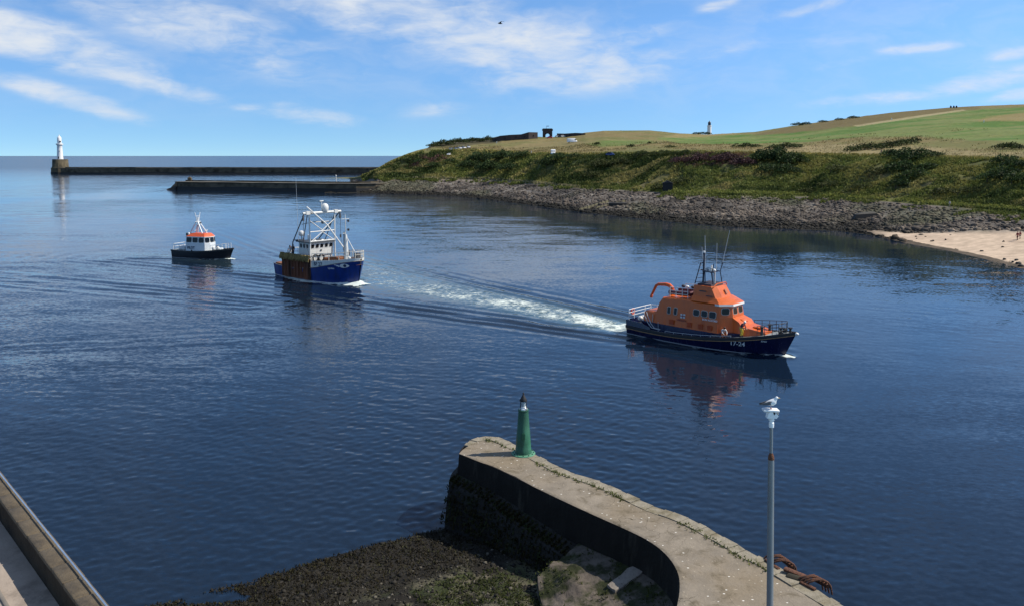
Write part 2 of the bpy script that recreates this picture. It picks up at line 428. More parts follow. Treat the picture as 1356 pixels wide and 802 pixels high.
def water_material():
    m = bpy.data.materials.new('sea water'); m.use_nodes = True; t = NT(m.node_tree); t.n.clear()
    p = t.new('ShaderNodeBsdfPrincipled'); o = t.new('ShaderNodeOutputMaterial')
    geo = t.new('ShaderNodeNewGeometry'); pos = geo.outputs['Position']
    rough = t.new('ShaderNodeAttribute', attribute_name='rough').outputs['Fac']
    foam = t.new('ShaderNodeAttribute', attribute_name='foam').outputs['Fac']
    churn = t.new('ShaderNodeAttribute', attribute_name='churn').outputs['Fac']
    a = t.noise(t.mapping(pos, rot=(0, 0, R(-8)), scale=(.8, 1.5, 1)), 2.9, 3, .62, color=True)
    b = t.noise(t.mapping(pos, rot=(0, 0, R(10)), scale=(.10, .26, 1)), 1.0, 4, .6, color=True)
    c = t.noise(t.mapping(pos, rot=(0, 0, R(-4)), scale=(.012, .05, 1)), 1.0, 4, .55)
    half = (.5, .5, .5)
    va = t.vmath('SCALE', t.vmath('SUBTRACT', a, half), scale=.27)
    vb = t.vmath('SCALE', t.vmath('SUBTRACT', b, half), scale=.15)
    streak = t.mapr(c, .3, .7, .55, 1.25)
    s = t.vmath('SCALE', t.vmath('ADD', va, vb), scale=t.math('MULTIPLY', rough, streak))
    s = t.vmath('MULTIPLY', s, (1, 1, 0))
    nrm = t.vmath('NORMALIZE', t.vmath('ADD', geo.outputs['Normal'], s))
    t.l.new(nrm, p.inputs['Normal'])
    # foam
    fn = t.noise(t.mapping(pos, scale=(1, 1, 0)), 1.7, 8, .68, dist=.4)
    fn2 = t.noise(t.mapping(pos, scale=(1, 1, 0)), .55, 6, .7, dist=1.2)
    fn = t.math('ADD', t.math('MULTIPLY', fn, .6), t.math('MULTIPLY', fn2, .4))
    fm = t.mapr(t.math('ADD', foam, t.math('MULTIPLY', t.math('SUBTRACT', fn, .5), 2.6)), .36, .92)
    fm = t.math('MULTIPLY', fm, t.mapr(foam, .04, .22))
    base = t.mix(t.math('MULTIPLY', churn, .75), (.0050, .0125, .0265), (.085, .140, .130))
    base = t.mix(t.math('MULTIPLY', fm, .9), base, (.66, .72, .67))
    t.l.new(base, p.inputs['Base Color'])
    off = t.new('ShaderNodeAttribute', attribute_name='offshore').outputs['Fac']
    t.put(p, 'Roughness', t.math('ADD', t.mapr(fm, 0, 1, .07, .8), t.math('MULTIPLY', off, .15)))
    p.inputs['IOR'].default_value = 1.333; p.inputs['Specular IOR Level'].default_value = .5
    t.l.new(p.outputs[0], o.inputs[0]); return m
WATER = water_material()
water = build_water()

# ---------------------------------------------------------------- headland across the water
CX = np.arange(430, 1760, 1.25)
def prof(pts):
    xs, ys = zip(*pts); return np.interp(CX, xs, ys)
ys_ = prof([(430,258),(470,256),(480,256),(520,257),(560,258),(600,260),(650,265),(700,272),(760,280),(830,288),(900,295),(960,300),(1040,304),(1110,306),(1150,311),(1200,322),(1260,333),(1320,347),(1356,357),(1760,520)])
yv_ = prof([(430,240),(480,237),(600,238),(640,238.5),(700,243),(760,249),(830,252),(880,255.5),(980,260),(1070,260.5),(1160,266),(1250,273),(1356,283),(1760,330)])
zv_ = prof([(430,-1.8),(462,-.5),(480,4.6),(500,6.2),(640,6.2),(900,5.6),(1160,5.5),(1356,5.2),(1760,5.2)])
yb_ = prof([(430,238),(470,236),(485,232),(500,225),(520,214),(540,206),(560,201),(600,199),(650,200),(700,203.5),(760,204),(830,203),(900,201),(960,201),(1040,203.5),(1120,204.5),(1200,206),(1260,208),(1356,211),(1760,218)])
db_ = prof([(430,8),(470,12),(520,38),(600,48),(700,48),(900,46),(1160,44),(1760,44)])
yh_ = prof([(430,236),(470,235),(485,230),(500,222.5),(520,211.5),(540,203.5),(552,199.5),(566,196.5),(572,191.5),(590,188),(620,185),(650,183),(664,180),(700,181),(720,182),(750,181.5),(775,176),(800,173.5),(860,173),(900,177),(940,178.5),(1000,175),(1050,167),(1110,158.5),(1180,149.5),(1260,142.5),(1300,140.5),(1356,138.5),(1500,132),(1760,128)])
dh_ = prof([(430,10),(500,22),(545,40),(566,120),(600,150),(700,160),(800,230),(900,330),(1000,420),(1356,470),(1760,470)])
def lineP(ys, z=None, r=None):
    out = np.zeros((len(CX), 3))
    for i, px in enumerate(CX):
        out[i] = at_z(px, ys[i], z[i]) if z is not None else at_r(px, ys[i], r[i])
    return out
L1 = lineP(ys_, z=np.zeros(len(CX))); r1 = np.hypot(L1[:,0], L1[:,1])
L3 = lineP(yv_, z=zv_); r3 = np.hypot(L3[:,0], L3[:,1])
L4 = lineP(yb_, r=r3+db_); r4 = r3+db_
r5 = r4+dh_; L5 = lineP(yh_, r=r5)
def along(L, rnew, z):
    k = rnew/np.hypot(L[:,0], L[:,1]); o = L.copy(); o[:,0] *= k; o[:,1] *= k; o[:,2] = z; return o
L0 = along(L1, r1-25, np.full(len(CX), -2.5))
L6 = along(L5, r5+120, np.where(CX < 560, -3.0, L5[:,2]-6)); L7 = along(L5, r5+900, np.where(CX < 560, -6.0, np.maximum(L5[:,2]-30, 2)))
segs = [(L0, L1, 6, 'lin'), (L1, L3, 62, 'rock'), (L3, L4, 84, 'bank'), (L4, L5, 130, 'top'), (L5, L6, 14, 'back'), (L6, L7, 10, 'back')]
rows = []; tag = []; frac = []
for k, (A, B, n, kind) in enumerate(segs):
    for j in range(n):
        t = j/n; tz = t
        if kind == 'rock': tz = t**1.15
        if kind == 'bank': tz = t*.55 + .45*(t*t*(3-2*t))
        Pp = A*(1-t) + B*t; Pp[:,2] = A[:,2]*(1-tz) + B[:,2]*tz
        if kind == 'top':
            Pp[:,2] += .9*np.sin(t*PI)*np.clip((CX-560)/200, 0, 1)*(-.5)
        rows.append(Pp); tag.append(np.full(len(CX), k)); frac.append(np.full(len(CX), t))
rows.append(L7); tag.append(np.full(len(CX), 5)); frac.append(np.ones(len(CX)))
G = np.stack(rows); TAG = np.stack(tag); FR = np.stack(frac)          # (rows, cols, 3)
gx, gy = G[...,0], G[...,1]
edge = np.minimum(sstep(CX, 470, 540), 1)[None, :]
nz = np.zeros(TAG.shape)
rock = TAG == 1; bank = TAG == 2; top = TAG == 3
nrk = (fbm(gx/7, gy/7, 3, 4)-.5)*1.5 + (fbm(gx/1.6, gy/1.6, 8, 3)-.5)*.7
SANDP = np.where(rock, sstep(CX, 1120, 1200)[None, :]*sstep(-FR, -(.05+.62*np.clip((CX-1110)/246, 0, 1.2))[None, :], -(.02+.52*np.clip((CX-1110)/246, 0, 1.2))[None, :]), 0)
SANDP = SANDP*np.where(FR > 0.06 + .03*(fbm(gx/3, gy/3, 66, 3)-.5), 1, .25)
nz += np.where(rock, nrk*np.minimum(FR*12, 1)*(1-.93*SANDP)*np.clip((1-FR)*6, .2, 1), 0)
bankw = np.sin(np.clip(FR, 0, 1)*PI)
nz += np.where(bank, ((fbm(gx/16, gy/16, 13, 4)-.5)*6.5 + (fbm(gx/4, gy/4, 19, 3)-.5)*1.6)*bankw*edge, 0)
nz += np.where(top, ((fbm(gx/45, gy/45, 23, 4)-.5)*4.0 + (fbm(gx/6, gy/6, 29, 3)-.5)*.5)*np.minimum(np.minimum(FR*5, (1-FR)*4), 1)*edge, 0)
nz += np.where(TAG >= 3, (fbm(gx/5, gy/5, 37, 3)-.5)*.7*sstep(FR, .85, 1)*edge, 0)*(TAG == 3)
G[...,2] += nz
PXg, PYg = project(G[...,0], G[...,1], G[...,2])
# ground colours (albedo)
def C(*c): return np.array(c)
def blend(base, col, f): return base*(1-f[..., None]) + col*f[..., None]
col = np.zeros(G.shape)
na_ = fbm(gx/9, gy/9, 51, 5, .6); nb_ = fbm(gx/2.3, gy/2.3, 57, 4, .6); nc_ = fbm(gx/28, gy/28, 63, 4)
rk = blend(blend(np.ones(G.shape)*C(.105,.092,.080), C(.20,.18,.155), sstep(nb_, .5, .72)), C(.05,.045,.04), sstep(na_, .5, .72))
rk = blend(rk, C(.065,.075,.035), sstep(nc_, .55, .7)*.5)
rk = blend(rk, C(.018,.017,.013), sstep(-(G[...,2] + (nb_-.5)*1.2), -1.45, -.75))
sand = blend(np.ones(G.shape)*C(.50,.385,.28), C(.36,.27,.20), sstep(na_, .5, .75)*.7)
rk = blend(rk, sand, np.clip(SANDP*1.3-.15+.25*(nb_-.5), 0, 1)*(SANDP > .03))
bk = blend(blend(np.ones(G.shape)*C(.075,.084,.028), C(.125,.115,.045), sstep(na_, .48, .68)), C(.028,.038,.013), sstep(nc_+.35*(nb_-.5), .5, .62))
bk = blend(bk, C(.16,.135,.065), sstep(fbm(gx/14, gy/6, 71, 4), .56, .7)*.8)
def soft_poly(poly, w=5.0, amp=7.0):
    jx = (fbm(gx/10, gy/10, 81, 4)-.5)*amp*2.4; jy = (fbm(gx/10, gy/10, 87, 4)-.5)*amp*.55; s = np.zeros(TAG.shape)
    for ox, oy in ((0,0),(-w,0),(w,0),(0,w*.18),(0,-w*.18)): s += in_poly(PXg+jx+ox, PYg+jy+oy, poly)
    return s/5
bk = blend(bk, C(.085,.042,.046), np.maximum(soft_poly([(905,205),(985,203),(1010,212),(985,222),(930,222),(890,218)], 10, 16), soft_poly([(545,212),(590,205),(600,212),(560,222),(535,224)], 8, 14))*sstep(nb_, .42, .6)*.9)
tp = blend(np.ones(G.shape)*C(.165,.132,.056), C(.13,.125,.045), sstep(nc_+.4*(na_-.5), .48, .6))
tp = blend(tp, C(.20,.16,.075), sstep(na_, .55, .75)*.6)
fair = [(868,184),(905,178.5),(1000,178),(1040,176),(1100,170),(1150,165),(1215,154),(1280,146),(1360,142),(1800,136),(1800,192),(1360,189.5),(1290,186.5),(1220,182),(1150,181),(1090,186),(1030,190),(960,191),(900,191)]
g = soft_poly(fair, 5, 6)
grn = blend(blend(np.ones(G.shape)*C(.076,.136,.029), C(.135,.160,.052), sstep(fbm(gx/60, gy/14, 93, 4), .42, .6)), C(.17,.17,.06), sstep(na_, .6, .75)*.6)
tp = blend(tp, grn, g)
tp = blend(tp, grn, soft_poly([(770,190),(800,186),(860,185),(870,190),(800,196)], 5, 6)*.7)
tp = blend(tp, C(.22,.17,.075), np.maximum(soft_poly([(1285,160.5),(1310,155),(1360,149),(1800,140),(1800,162),(1360,161)], 5, 5), soft_poly([(895,178),(950,176),(985,177),(930,182),(880,183)], 4, 3))*.85)
brown = [(980,183),(1040,170),(1110,158),(1200,147),(1290,140),(1300,144),(1215,153.5),(1150,164.5),(1090,172),(1040,177),(990,181)]
tp = blend(tp, C(.125,.098,.042), soft_poly(brown, 4, 4)*.85)
tp = blend(tp, C(.30,.25,.14), soft_poly([(1130,166.6),(1215,153.6),(1275,145.4),(1280,146.6),(1220,155.6),(1135,168.4)], 1.5, .6)*.8)
tp = blend(tp, C(.245,.195,.10), soft_poly([(1040,194),(1130,191),(1230,194),(1260,200),(1360,203),(1360,207),(1240,205),(1120,203.5),(1060,203),(1000,199)], 6, 9)*.75)
tp = blend(tp, C(.22,.175,.085), soft_poly([(640,199),(700,189),(780,187),(800,190),(720,197),(660,201)], 5, 8)*.5)
tp = blend(tp, C(.045,.045,.03), np.maximum(soft_poly([(560,196),(573,191),(600,186),(650,182),(664,179),(676,182),(660,189),(640,191),(600,194)], 3, 3)*.8, 0))
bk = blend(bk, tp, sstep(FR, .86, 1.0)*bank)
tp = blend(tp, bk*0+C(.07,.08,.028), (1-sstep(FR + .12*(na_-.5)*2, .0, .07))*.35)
pathm = soft_poly([(480,238.5),(560,236.5),(640,237),(700,241),(760,247),(770,249.5),(700,243.6),(640,239.4),(560,238.9),(480,240.5)], 2, 1)
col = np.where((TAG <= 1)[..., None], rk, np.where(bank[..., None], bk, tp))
col = blend(col, C(.19,.16,.125), np.where(TAG <= 2, pathm, 0)*.7)
lowgrass = soft_poly([(840,251),(980,254),(1100,258),(1200,264),(1360,277),(1360,281),(1240,271.5),(1160,265.5),(1070,260),(980,258.5),(880,255)], 3, 3)
col = blend(col, C(.13,.135,.045), lowgrass*.8*bank)
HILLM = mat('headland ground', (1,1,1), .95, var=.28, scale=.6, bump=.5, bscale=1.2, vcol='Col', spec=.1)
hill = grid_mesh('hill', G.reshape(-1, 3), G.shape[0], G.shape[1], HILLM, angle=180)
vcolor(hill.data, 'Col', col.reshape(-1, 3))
props(hill, 'grassy headland with a rocky foreshore and a strip of pale sand', kind='structure')
def on_hill(px, py, hi=None):
    """first ground point seen through this bearing at this height in view"""
    c = int(np.clip(round((px-CX[0])/1.25), 0, len(CX)-1))
    cc = np.arange(max(c-4, 0), min(c+5, len(CX)))
    ysr = np.stack([np.interp(px, PXg[i, cc], PYg[i, cc]) for i in range(G.shape[0])])
    for i in range(6, G.shape[0]-1):
        if ysr[i] >= py >= ysr[i+1]:
            t = (ysr[i]-py)/max(ysr[i]-ysr[i+1], 1e-6)
            p = G[i, c]*(1-t) + G[i+1, c]*t
            k = np.hypot(p[0], p[1]); u, yy, dz = ray(px, py); q = k/math.hypot(u, yy)
            return Vector((u*q, yy*q, p[2]))
    j = int(np.argmin(ysr[:290])); p = G[j, c]
    return Vector(p)
# ---------------------------------------------------------------- near foreshore and harbour jetty
JZ = 3.6
def catmull(pts, n):
    pts = [np.array(p, float) for p in pts]; out = []
    for i in range(len(pts)-1):
        p0 = pts[max(i-1, 0)]; p1 = pts[i]; p2 = pts[i+1]; p3 = pts[min(i+2, len(pts)-1)]
        for k in range(n):
            t = k/n; out.append(.5*((2*p1) + (-p0+p2)*t + (2*p0-5*p1+4*p2-p3)*t*t + (-p0+3*p1-3*p2+p3)*t**3))
    out.append(pts[-1]); return out
def resample(pts, step):
    pts = np.array(pts); d = np.r_[0, np.cumsum(np.hypot(*np.diff(pts[:, :2], axis=0).T))]
    s = np.linspace(0, d[-1], max(int(d[-1]/step), 2)+1)
    return np.stack([np.interp(s, d, pts[:, k]) for k in range(pts.shape[1])], 1)
near_px = [(608,600),(632,609),(661,620.5),(715.6,647.5),(774,675),(825,698),(861,716),(885,736),(898,758),(900,780),(896,803),(886,845),(872,905)]
far_px = [(608,600),(611,592),(624,582),(643,577.5),(660,579),(675.6,585),(710,601.5),(752,623),(803,640),(861,667.5),(900,681),(928.6,694),(960,711),(994.7,731),(1020,743),(1052,763),(1086,783),(1118.6,803),(1160,830),(1230,880)]
NE = resample(catmull([at_z(x, y, JZ)[:2] for x, y in near_px], 8), .30)
FE = resample(catmull([at_z(x, y, JZ)[:2] for x, y in far_px], 8), .30)
def normals(P):
    d = np.gradient(P, axis=0); d /= np.hypot(d[:,0], d[:,1])[:,None]
    return np.stack([-d[:,1], d[:,0]], 1)
NN = normals(NE); FN = normals(FE)
# outward (away from deck): near edge faces the camera's left, far edge faces the channel
if (NN[len(NN)//3] @ np.array([-1, -.6])) < 0: NN = -NN
if (FN[len(FN)//2] @ np.array([.5, 1])) < 0: FN = -FN
rngj = np.random.default_rng(11)
DECKM = mat('weathered concrete deck', lin((126,117,104)), .93, var=.22, scale=1.3, bump=.5, bscale=9, spec=.15)
def deck_material():
    m = DECKM; t = NT(m.node_tree); p = [n for n in t.n if n.type == 'BSDF_PRINCIPLED'][0]
    src = p.inputs['Base Color'].links[0].from_socket
    oc = t.new('ShaderNodeTexCoord').outputs['Object']
    c = t.mix(t.mapr(t.noise(oc, .35, 6, .6), .42, .68, 0, .55), src, lin((120,106,84)))
    c = t.mix(t.mapr(t.noise(oc, 1.4, 8, .66, dist=.5), .50, .70, 0, .8), c, lin((88,80,64)))
    c = t.mix(t.mapr(t.noise(oc, 5, 6, .6), .62, .72, 0, .5), c, lin((196,182,160)))
    v = t.new('ShaderNodeTexVoronoi', feature='F1'); t.l.new(t.mapping(oc, rot=(0,0,.5), scale=(1,1.5,1)), v.inputs['Vector']); v.inputs['Scale'].default_value = 2.9
    rnd = t.separate(v.outputs['Color'])[0]
    spot = t.math('MULTIPLY', t.mapr(t.math('ADD', v.outputs['Distance'], t.math('MULTIPLY', t.noise(oc, 22, 3), .09)), .19, .12), t.mapr(rnd, .42, .5))
    c = t.mix(t.math('MULTIPLY', spot, .85), c, lin((226,222,212)))
    v2 = t.new('ShaderNodeTexVoronoi', feature='DISTANCE_TO_EDGE'); t.l.new(t.mapping(t.vmath('ADD', oc, t.vmath('SCALE', t.noise(oc, .8, 4, color=True), scale=1.2)), scale=(.22, .22, .22)), v2.inputs['Vector'])
    c = t.mix(t.math('MULTIPLY', t.mapr(v2.outputs['Distance'], .012, .004), t.mapr(t.noise(oc, .3, 2), .48, .6, 0, .8)), c, lin((64,58,46)))
    t.l.new(c, p.inputs['Base Color'])
deck_material()
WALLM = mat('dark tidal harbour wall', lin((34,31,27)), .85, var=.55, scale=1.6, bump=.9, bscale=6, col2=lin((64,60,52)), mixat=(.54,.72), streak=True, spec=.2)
COPEM = mat('rough stone coping', lin((134,127,112)), .92, var=.3, scale=2.2, bump=.8, bscale=8, col2=lin((112,104,84)), spec=.15)
APRM = mat('stained concrete apron', lin((92,84,76)), .9, var=.5, scale=1.6, bump=1.0, bscale=5, col2=lin((42,46,26)), mixat=(.42,.58), spec=.2)

jetty = empty('jetty', at_z(760, 650, 0), 0, 'curved concrete harbour jetty with dark tidal wall and pale weathered deck', 'jetty')
JO = Vector(jetty.location)
def jb(mb, name, m, **kw):
    mb.v = [tuple(Vector(v) - JO) for v in mb.v]; return mb.build(name, m, jetty, **kw)
# deck: strips between near edge and a line just inside the far kerb
KW = .62
n = 140
NEr = resample(NE, np.sum(np.hypot(*np.diff(NE, axis=0).T))/n)[:n+1]
FEr = resample(FE, np.sum(np.hypot(*np.diff(FE, axis=0).T))/n)[:n+1]
FNr = normals(FEr)
if (FNr[n//2] @ np.array([.5, 1])) < 0: FNr = -FNr
kw = KW*np.clip(np.arange(n+1)/14, 0, 1)[:, None]
INr = FEr - FNr*kw
V = []; m_ = 24
for i in range(n+1):
    for k in range(m_+1):
        t = k/m_; p = NEr[i]*(1-t) + INr[i]*t
        V.append((p[0], p[1], JZ + .035*(fbm(p[0]/2.2, p[1]/2.2, 5, 4)-.5) - (.03 if k in (0,) else 0)))
V = np.array(V) - np.array(JO)
deck = grid_mesh('deck', V, n+1, m_+1, DECKM, parent=jetty, angle=60)
# far kerb of stones, slightly raised and broken
mb = MB(); i = 6
while i < n-1:
    L_ = int(rngj.integers(2, 5)); j = min(i+L_, n)
    a, b = FEr[i], FEr[j]; ai, bi = INr[i], INr[j]
    dz = rngj.uniform(-.025, .02); g_ = .006
    mid = (a+b+ai+bi)/4; q = [mid + (p-mid)*(1-g_) for p in (ai, bi, b + FNr[j]*rngj.uniform(-.05, .03), a + FNr[i]*rngj.uniform(-.05, .03))]
    z1 = JZ + .03 + dz
    mb.prism([tuple(p) for p in q], JZ-.5, z1, [tuple(mid+(p-mid)*.965) for p in q]); i = j
jb(mb, 'kerb', COPEM, angle=30)
# wall on the tidal side: upper lift, ledge, lower battered lift
def wallstrip(P, N, prof, name, m, z_noise=.05):
    V = []; k = len(prof)
    for p, nn in zip(P, N):
        for off, z in prof:
            o = off + z_noise*(fbm(p[0]*1.3+z*2, p[1]*1.3+z*3, 9, 3)-.5)*2*(0 if off == 0 else 1)
            V.append((p[0]+nn[0]*o, p[1]+nn[1]*o, z))
    V = np.array(V) - np.array(JO)
    return grid_mesh(name, V, len(P), k, m, parent=jetty, angle=40)
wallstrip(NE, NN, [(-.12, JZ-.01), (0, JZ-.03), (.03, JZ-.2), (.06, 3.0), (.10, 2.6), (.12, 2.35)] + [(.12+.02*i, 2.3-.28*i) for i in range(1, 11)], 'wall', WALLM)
k0 = 0; k1 = int(len(NE)*.52)
st = np.linspace(0, 1, k1-k0)
Pn, Nn_ = NE[k0:k1], NN[k0:k1]
V = []
for p, nn, s_ in zip(Pn, Nn_, st):
    top_ = 2.35 - .75*s_; w_ = .62 + .35*s_
    for off, z in ((.05, top_+.22+.12*s_), (w_*.55, top_+.12), (w_, top_), (w_+.06, top_-.15), (w_+.18, top_-.7), (w_+.34, top_-1.4), (w_+.5, -.6), (w_+.6, -1)):
        o = off + .09*(fbm(p[0]*1.1+z*2, p[1]*1.1+z*3, 19, 3)-.5)*2
        V.append((p[0]+nn[0]*o, p[1]+nn[1]*o, z + .06*(fbm(p[0]*2, p[1]*2+off*3, 4, 3)-.5)))
V = np.array(V) - np.array(JO)
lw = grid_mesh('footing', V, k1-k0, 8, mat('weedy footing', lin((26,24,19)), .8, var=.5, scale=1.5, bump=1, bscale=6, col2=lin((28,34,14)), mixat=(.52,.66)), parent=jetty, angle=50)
# rounded nose: close wall and footing round the tip on the channel side
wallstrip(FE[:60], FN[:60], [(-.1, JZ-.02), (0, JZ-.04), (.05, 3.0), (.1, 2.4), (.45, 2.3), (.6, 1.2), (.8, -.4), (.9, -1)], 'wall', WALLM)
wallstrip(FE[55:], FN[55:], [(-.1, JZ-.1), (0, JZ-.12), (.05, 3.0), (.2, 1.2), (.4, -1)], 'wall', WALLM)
# concrete apron inside the bend
s0 = int(len(NE)*.40); s1 = int(len(NE)*.93)
V = []; na2 = s1-s0; nd = 40
for a in range(na2):
    f = a/(na2-1); p = NE[s0+a]; nn = NN[s0+a]
    W_ = np.interp(f, [0, .1, .35, .7, 1], [2.6, 3.4, 4.6, 4.6, 3.2])
    jag = .5*(fbm(a*.25, 3, 3, 3)-.5)
    for d in range(nd):
        t = d/(nd-1); o = t*(W_+jag) + .08
        x, y = p + nn*o
        z = 2.15 + .35*f - .62*o*.45 + .5*(fbm(x*.9, y*.9, 44, 4)-.5)*min(t*2,1) + .2*(fbm(x*3, y*3, 45, 3)-.5)*min(t*2,1)
        if d == nd-1: z -= .8
        V.append((x, y, z))
V = np.array(V) - np.array(JO)
AV = V + np.array(JO)
def apron_z(x, y): return float(AV[np.argmin(np.hypot(AV[:,0]-x, AV[:,1]-y)), 2])
apron = grid_mesh('apron', V, na2, nd, APRM, parent=jetty, angle=45)

# foreshore under and beside the jetty
sh_px = [(-260,815),(60,800),(145,793),(270,783),(350,758),(430,734),(500,717),(560,703),(593,695),(640,680),(760,640)]
SHL = [at_z(x, y, 0)[:2] for x, y in sh_px]
gxs = np.arange(-34, 22, .14); gys = np.arange(8, 42, .14)
GX, GY = np.meshgrid(gxs, gys, indexing='ij')
d, s_, sd = polyline_dist(GX, GY, SHL)
sdist = d*np.where(sd < 0, 1, -1)
bz = np.where(sdist > 0, .13*np.minimum(sdist, 4) + .05*np.clip(sdist-4, 0, 20), .25*np.maximum(sdist, -8))
bz = bz + (fbm(GX/3, GY/3, 61, 4)-.5)*.5*np.clip(sdist*.6+.3, .12, 1) + (fbm(GX/.5, GY/.5, 67, 3)-.5)*.16*np.clip(sdist+1, 0, 1)
MIDL = resample((NEr*.5+FEr*.5), .5); dm, sm, sdm = polyline_dist(GX, GY, [tuple(p) for p in MIDL])
far_side = (sdm*(1 if (lambda q: polyline_dist(np.array([q[0]]), np.array([q[1]]), [tuple(p) for p in MIDL])[2][0])(NEr[60]) < 0 else -1) > 0)
bz = np.where(far_side, np.minimum(bz, .3) - 1.2*np.minimum(dm, 4), bz)
pool = at_z(285, 794, 0); bz -= .3*np.exp(-((GX-pool[0])/1.6)**2 - ((GY-pool[1])/.42)**2)
n1 = fbm(GX/1.1, GY/1.1, 71, 5, .62); n2 = fbm(GX/4, GY/4, 73, 4)
bc = blend(np.ones(GX.shape+(3,))*C(.014,.012,.009), C(.028,.024,.017), sstep(n1, .5, .68))
PXb, PYb = project(GX, GY, bz)
ga = sstep(sdist + (n2-.5)*3.0, 4.6, 6.0)
bc = blend(bc, C(.036,.044,.016), ga*sstep(n1+.3*(n2-.5), .40, .6)*.95)
bc = blend(bc, C(.10,.09,.06), ga*sstep(fbm(GX/.7, GY/.7, 77, 4), .56, .68)*.9)
bc = blend(bc, C(.11,.098,.07), sstep(GX, -1.2, 1.2)*ga*sstep(n2, .45, .6)*.7)
BEACHM = mat('weedy shingle', (1,1,1), .85, var=.5, scale=7, bump=1.0, bscale=18, vcol='Col', spec=.2)
beach = grid_mesh('beach', np.stack([GX, GY, bz], -1).reshape(-1, 3), len(gxs), len(gys), BEACHM, angle=180)
vcolor(beach.data, 'Col', bc.reshape(-1, 3)); props(beach, 'dark weedy shingle foreshore at low tide below the jetty', kind='structure')
def beach_z(x, y):
    i = int(np.clip((x-gxs[0])/.14, 0, len(gxs)-1)); j = int(np.clip((y-gys[0])/.14, 0, len(gys)-1)); return bz[i, j]

def rocks_mesh(name, pts, sizes, m, seed=1, cols=None):
    """many angular stones in one mesh"""
    rg = np.random.default_rng(seed)
    t = (1+5**.5)/2
    iv = np.array([(-1,t,0),(1,t,0),(-1,-t,0),(1,-t,0),(0,-1,t),(0,1,t),(0,-1,-t),(0,1,-t),(t,0,-1),(t,0,1),(-t,0,-1),(-t,0,1)])/1.9
    fi = np.array([(0,11,5),(0,5,1),(0,1,7),(0,7,10),(0,10,11),(1,5,9),(5,11,4),(11,10,2),(10,7,6),(7,1,8),(3,9,4),(3,4,2),(3,2,6),(3,6,8),(3,8,9),(4,9,5),(2,4,11),(6,2,10),(8,6,7),(9,8,1)])
    N = len(pts); sc_ = np.asarray(sizes)[:, None, None]*(.55+.7*rg.random((N, 1, 3)))*np.array([1, 1, .62])
    ang = rg.random(N)*2*PI; V = iv[None]*(.78+.44*rg.random((N, 12, 1)))*sc_
    ca, sa = np.cos(ang)[:, None], np.sin(ang)[:, None]
    x = V[..., 0]*ca - V[..., 1]*sa; y = V[..., 0]*sa + V[..., 1]*ca
    V = np.stack([x, y, V[..., 2]], -1) + np.asarray(pts)[:, None, :]
    Q = (fi[None] + (np.arange(N)*12)[:, None, None]).reshape(-1, 3)
    me = bpy.data.meshes.new(name); fast_mesh(me, V.reshape(-1, 3), Q)
    if cols is not None: vcolor(me, 'Col', np.repeat(np.asarray(cols), 12, 0))
    return link_mesh(name, me, m, smooth=False)
STONEM = mat('foreshore stone', (1,1,1), .85, var=.35, scale=3, bump=.5, bscale=9, vcol='Col', spec=.3)
pts = []; szs = []; cls = []
for _ in range(12000):
    px, py = rngj.uniform(140, 800), rngj.uniform(690, 830)
    x, y, _z = at_z(px, py, .4); dd, ss, sdv = polyline_dist(np.array([x]), np.array([y]), SHL)
    q = dd[0]*(1 if sdv[0] < 0 else -1)
    if q < -.1 or q > 14: continue
    s1_ = float(rngj.gamma(2.0, .014)) + .018
    if px < 540 and q > 1.2 and rngj.random() < .4: s1_ *= .7
    pts.append((x, y, beach_z(x, y)+s1_*.1)); szs.append(min(s1_, .13))
    b_ = rngj.random(); cls.append(np.array((.022,.019,.014))*(.3+b_) if (q < 4.2 or b_ < .86) else np.array((.10,.09,.07))*(.4+.6*b_))
rub = rocks_mesh('rubble', pts, szs, STONEM, 3, cls); props(rub, 'loose wet stones scattered over the foreshore', kind='stuff')
# bladderwrack fronds along the water's edge
def tufts(name, P, size, cols, m, seed=2, flat=.35, per=3, normal=None, aspect=.34):
    rg = np.random.default_rng(seed); N = len(P); P = np.asarray(P, float)
    sz = np.asarray(size)*np.ones(N); out = np.zeros((N, per, 4, 3))
    for k in range(per):
        a = rg.random(N)*2*PI; e = flat + rg.random(N)*.9*(1-flat)
        d = np.stack([np.cos(a)*np.cos(e*PI/2), np.sin(a)*np.cos(e*PI/2), np.sin(e*PI/2)], 1)
        w_ = np.stack([-np.sin(a), np.cos(a), np.zeros(N)], 1)
        tw = rg.random(N)*1.0; w_ = w_*np.cos(tw)[:, None] + np.cross(d, w_)*np.sin(tw)[:, None]
        L_ = (sz*(.6+.8*rg.random(N)))[:, None]; W_ = L_*aspect
        b0 = P + (rg.random((N, 3))-.5)*sz[:, None]*np.array([.8, .8, .1])
        out[:, k, 0] = b0 - w_*W_*.5; out[:, k, 1] = b0 + w_*W_*.5
        out[:, k, 2] = b0 + d*L_ + w_*W_*.35; out[:, k, 3] = b0 + d*L_*.95 - w_*W_*.35
    Q = np.arange(N*per*4).reshape(-1, 4)
    me = bpy.data.meshes.new(name); fast_mesh(me, out.reshape(-1, 3), Q)
    cc_ = np.repeat(np.asarray(cols), per*4, 0)*(.72+.56*rg.random((N*per*4//4, 1)).repeat(4, 0)); vcolor(me, 'Col', cc_)
    return link_mesh(name, me, m, smooth=False)
LEAFM = mat('leaves', (1,1,1), .75, var=.15, scale=1, vcol='Col', spec=.2)
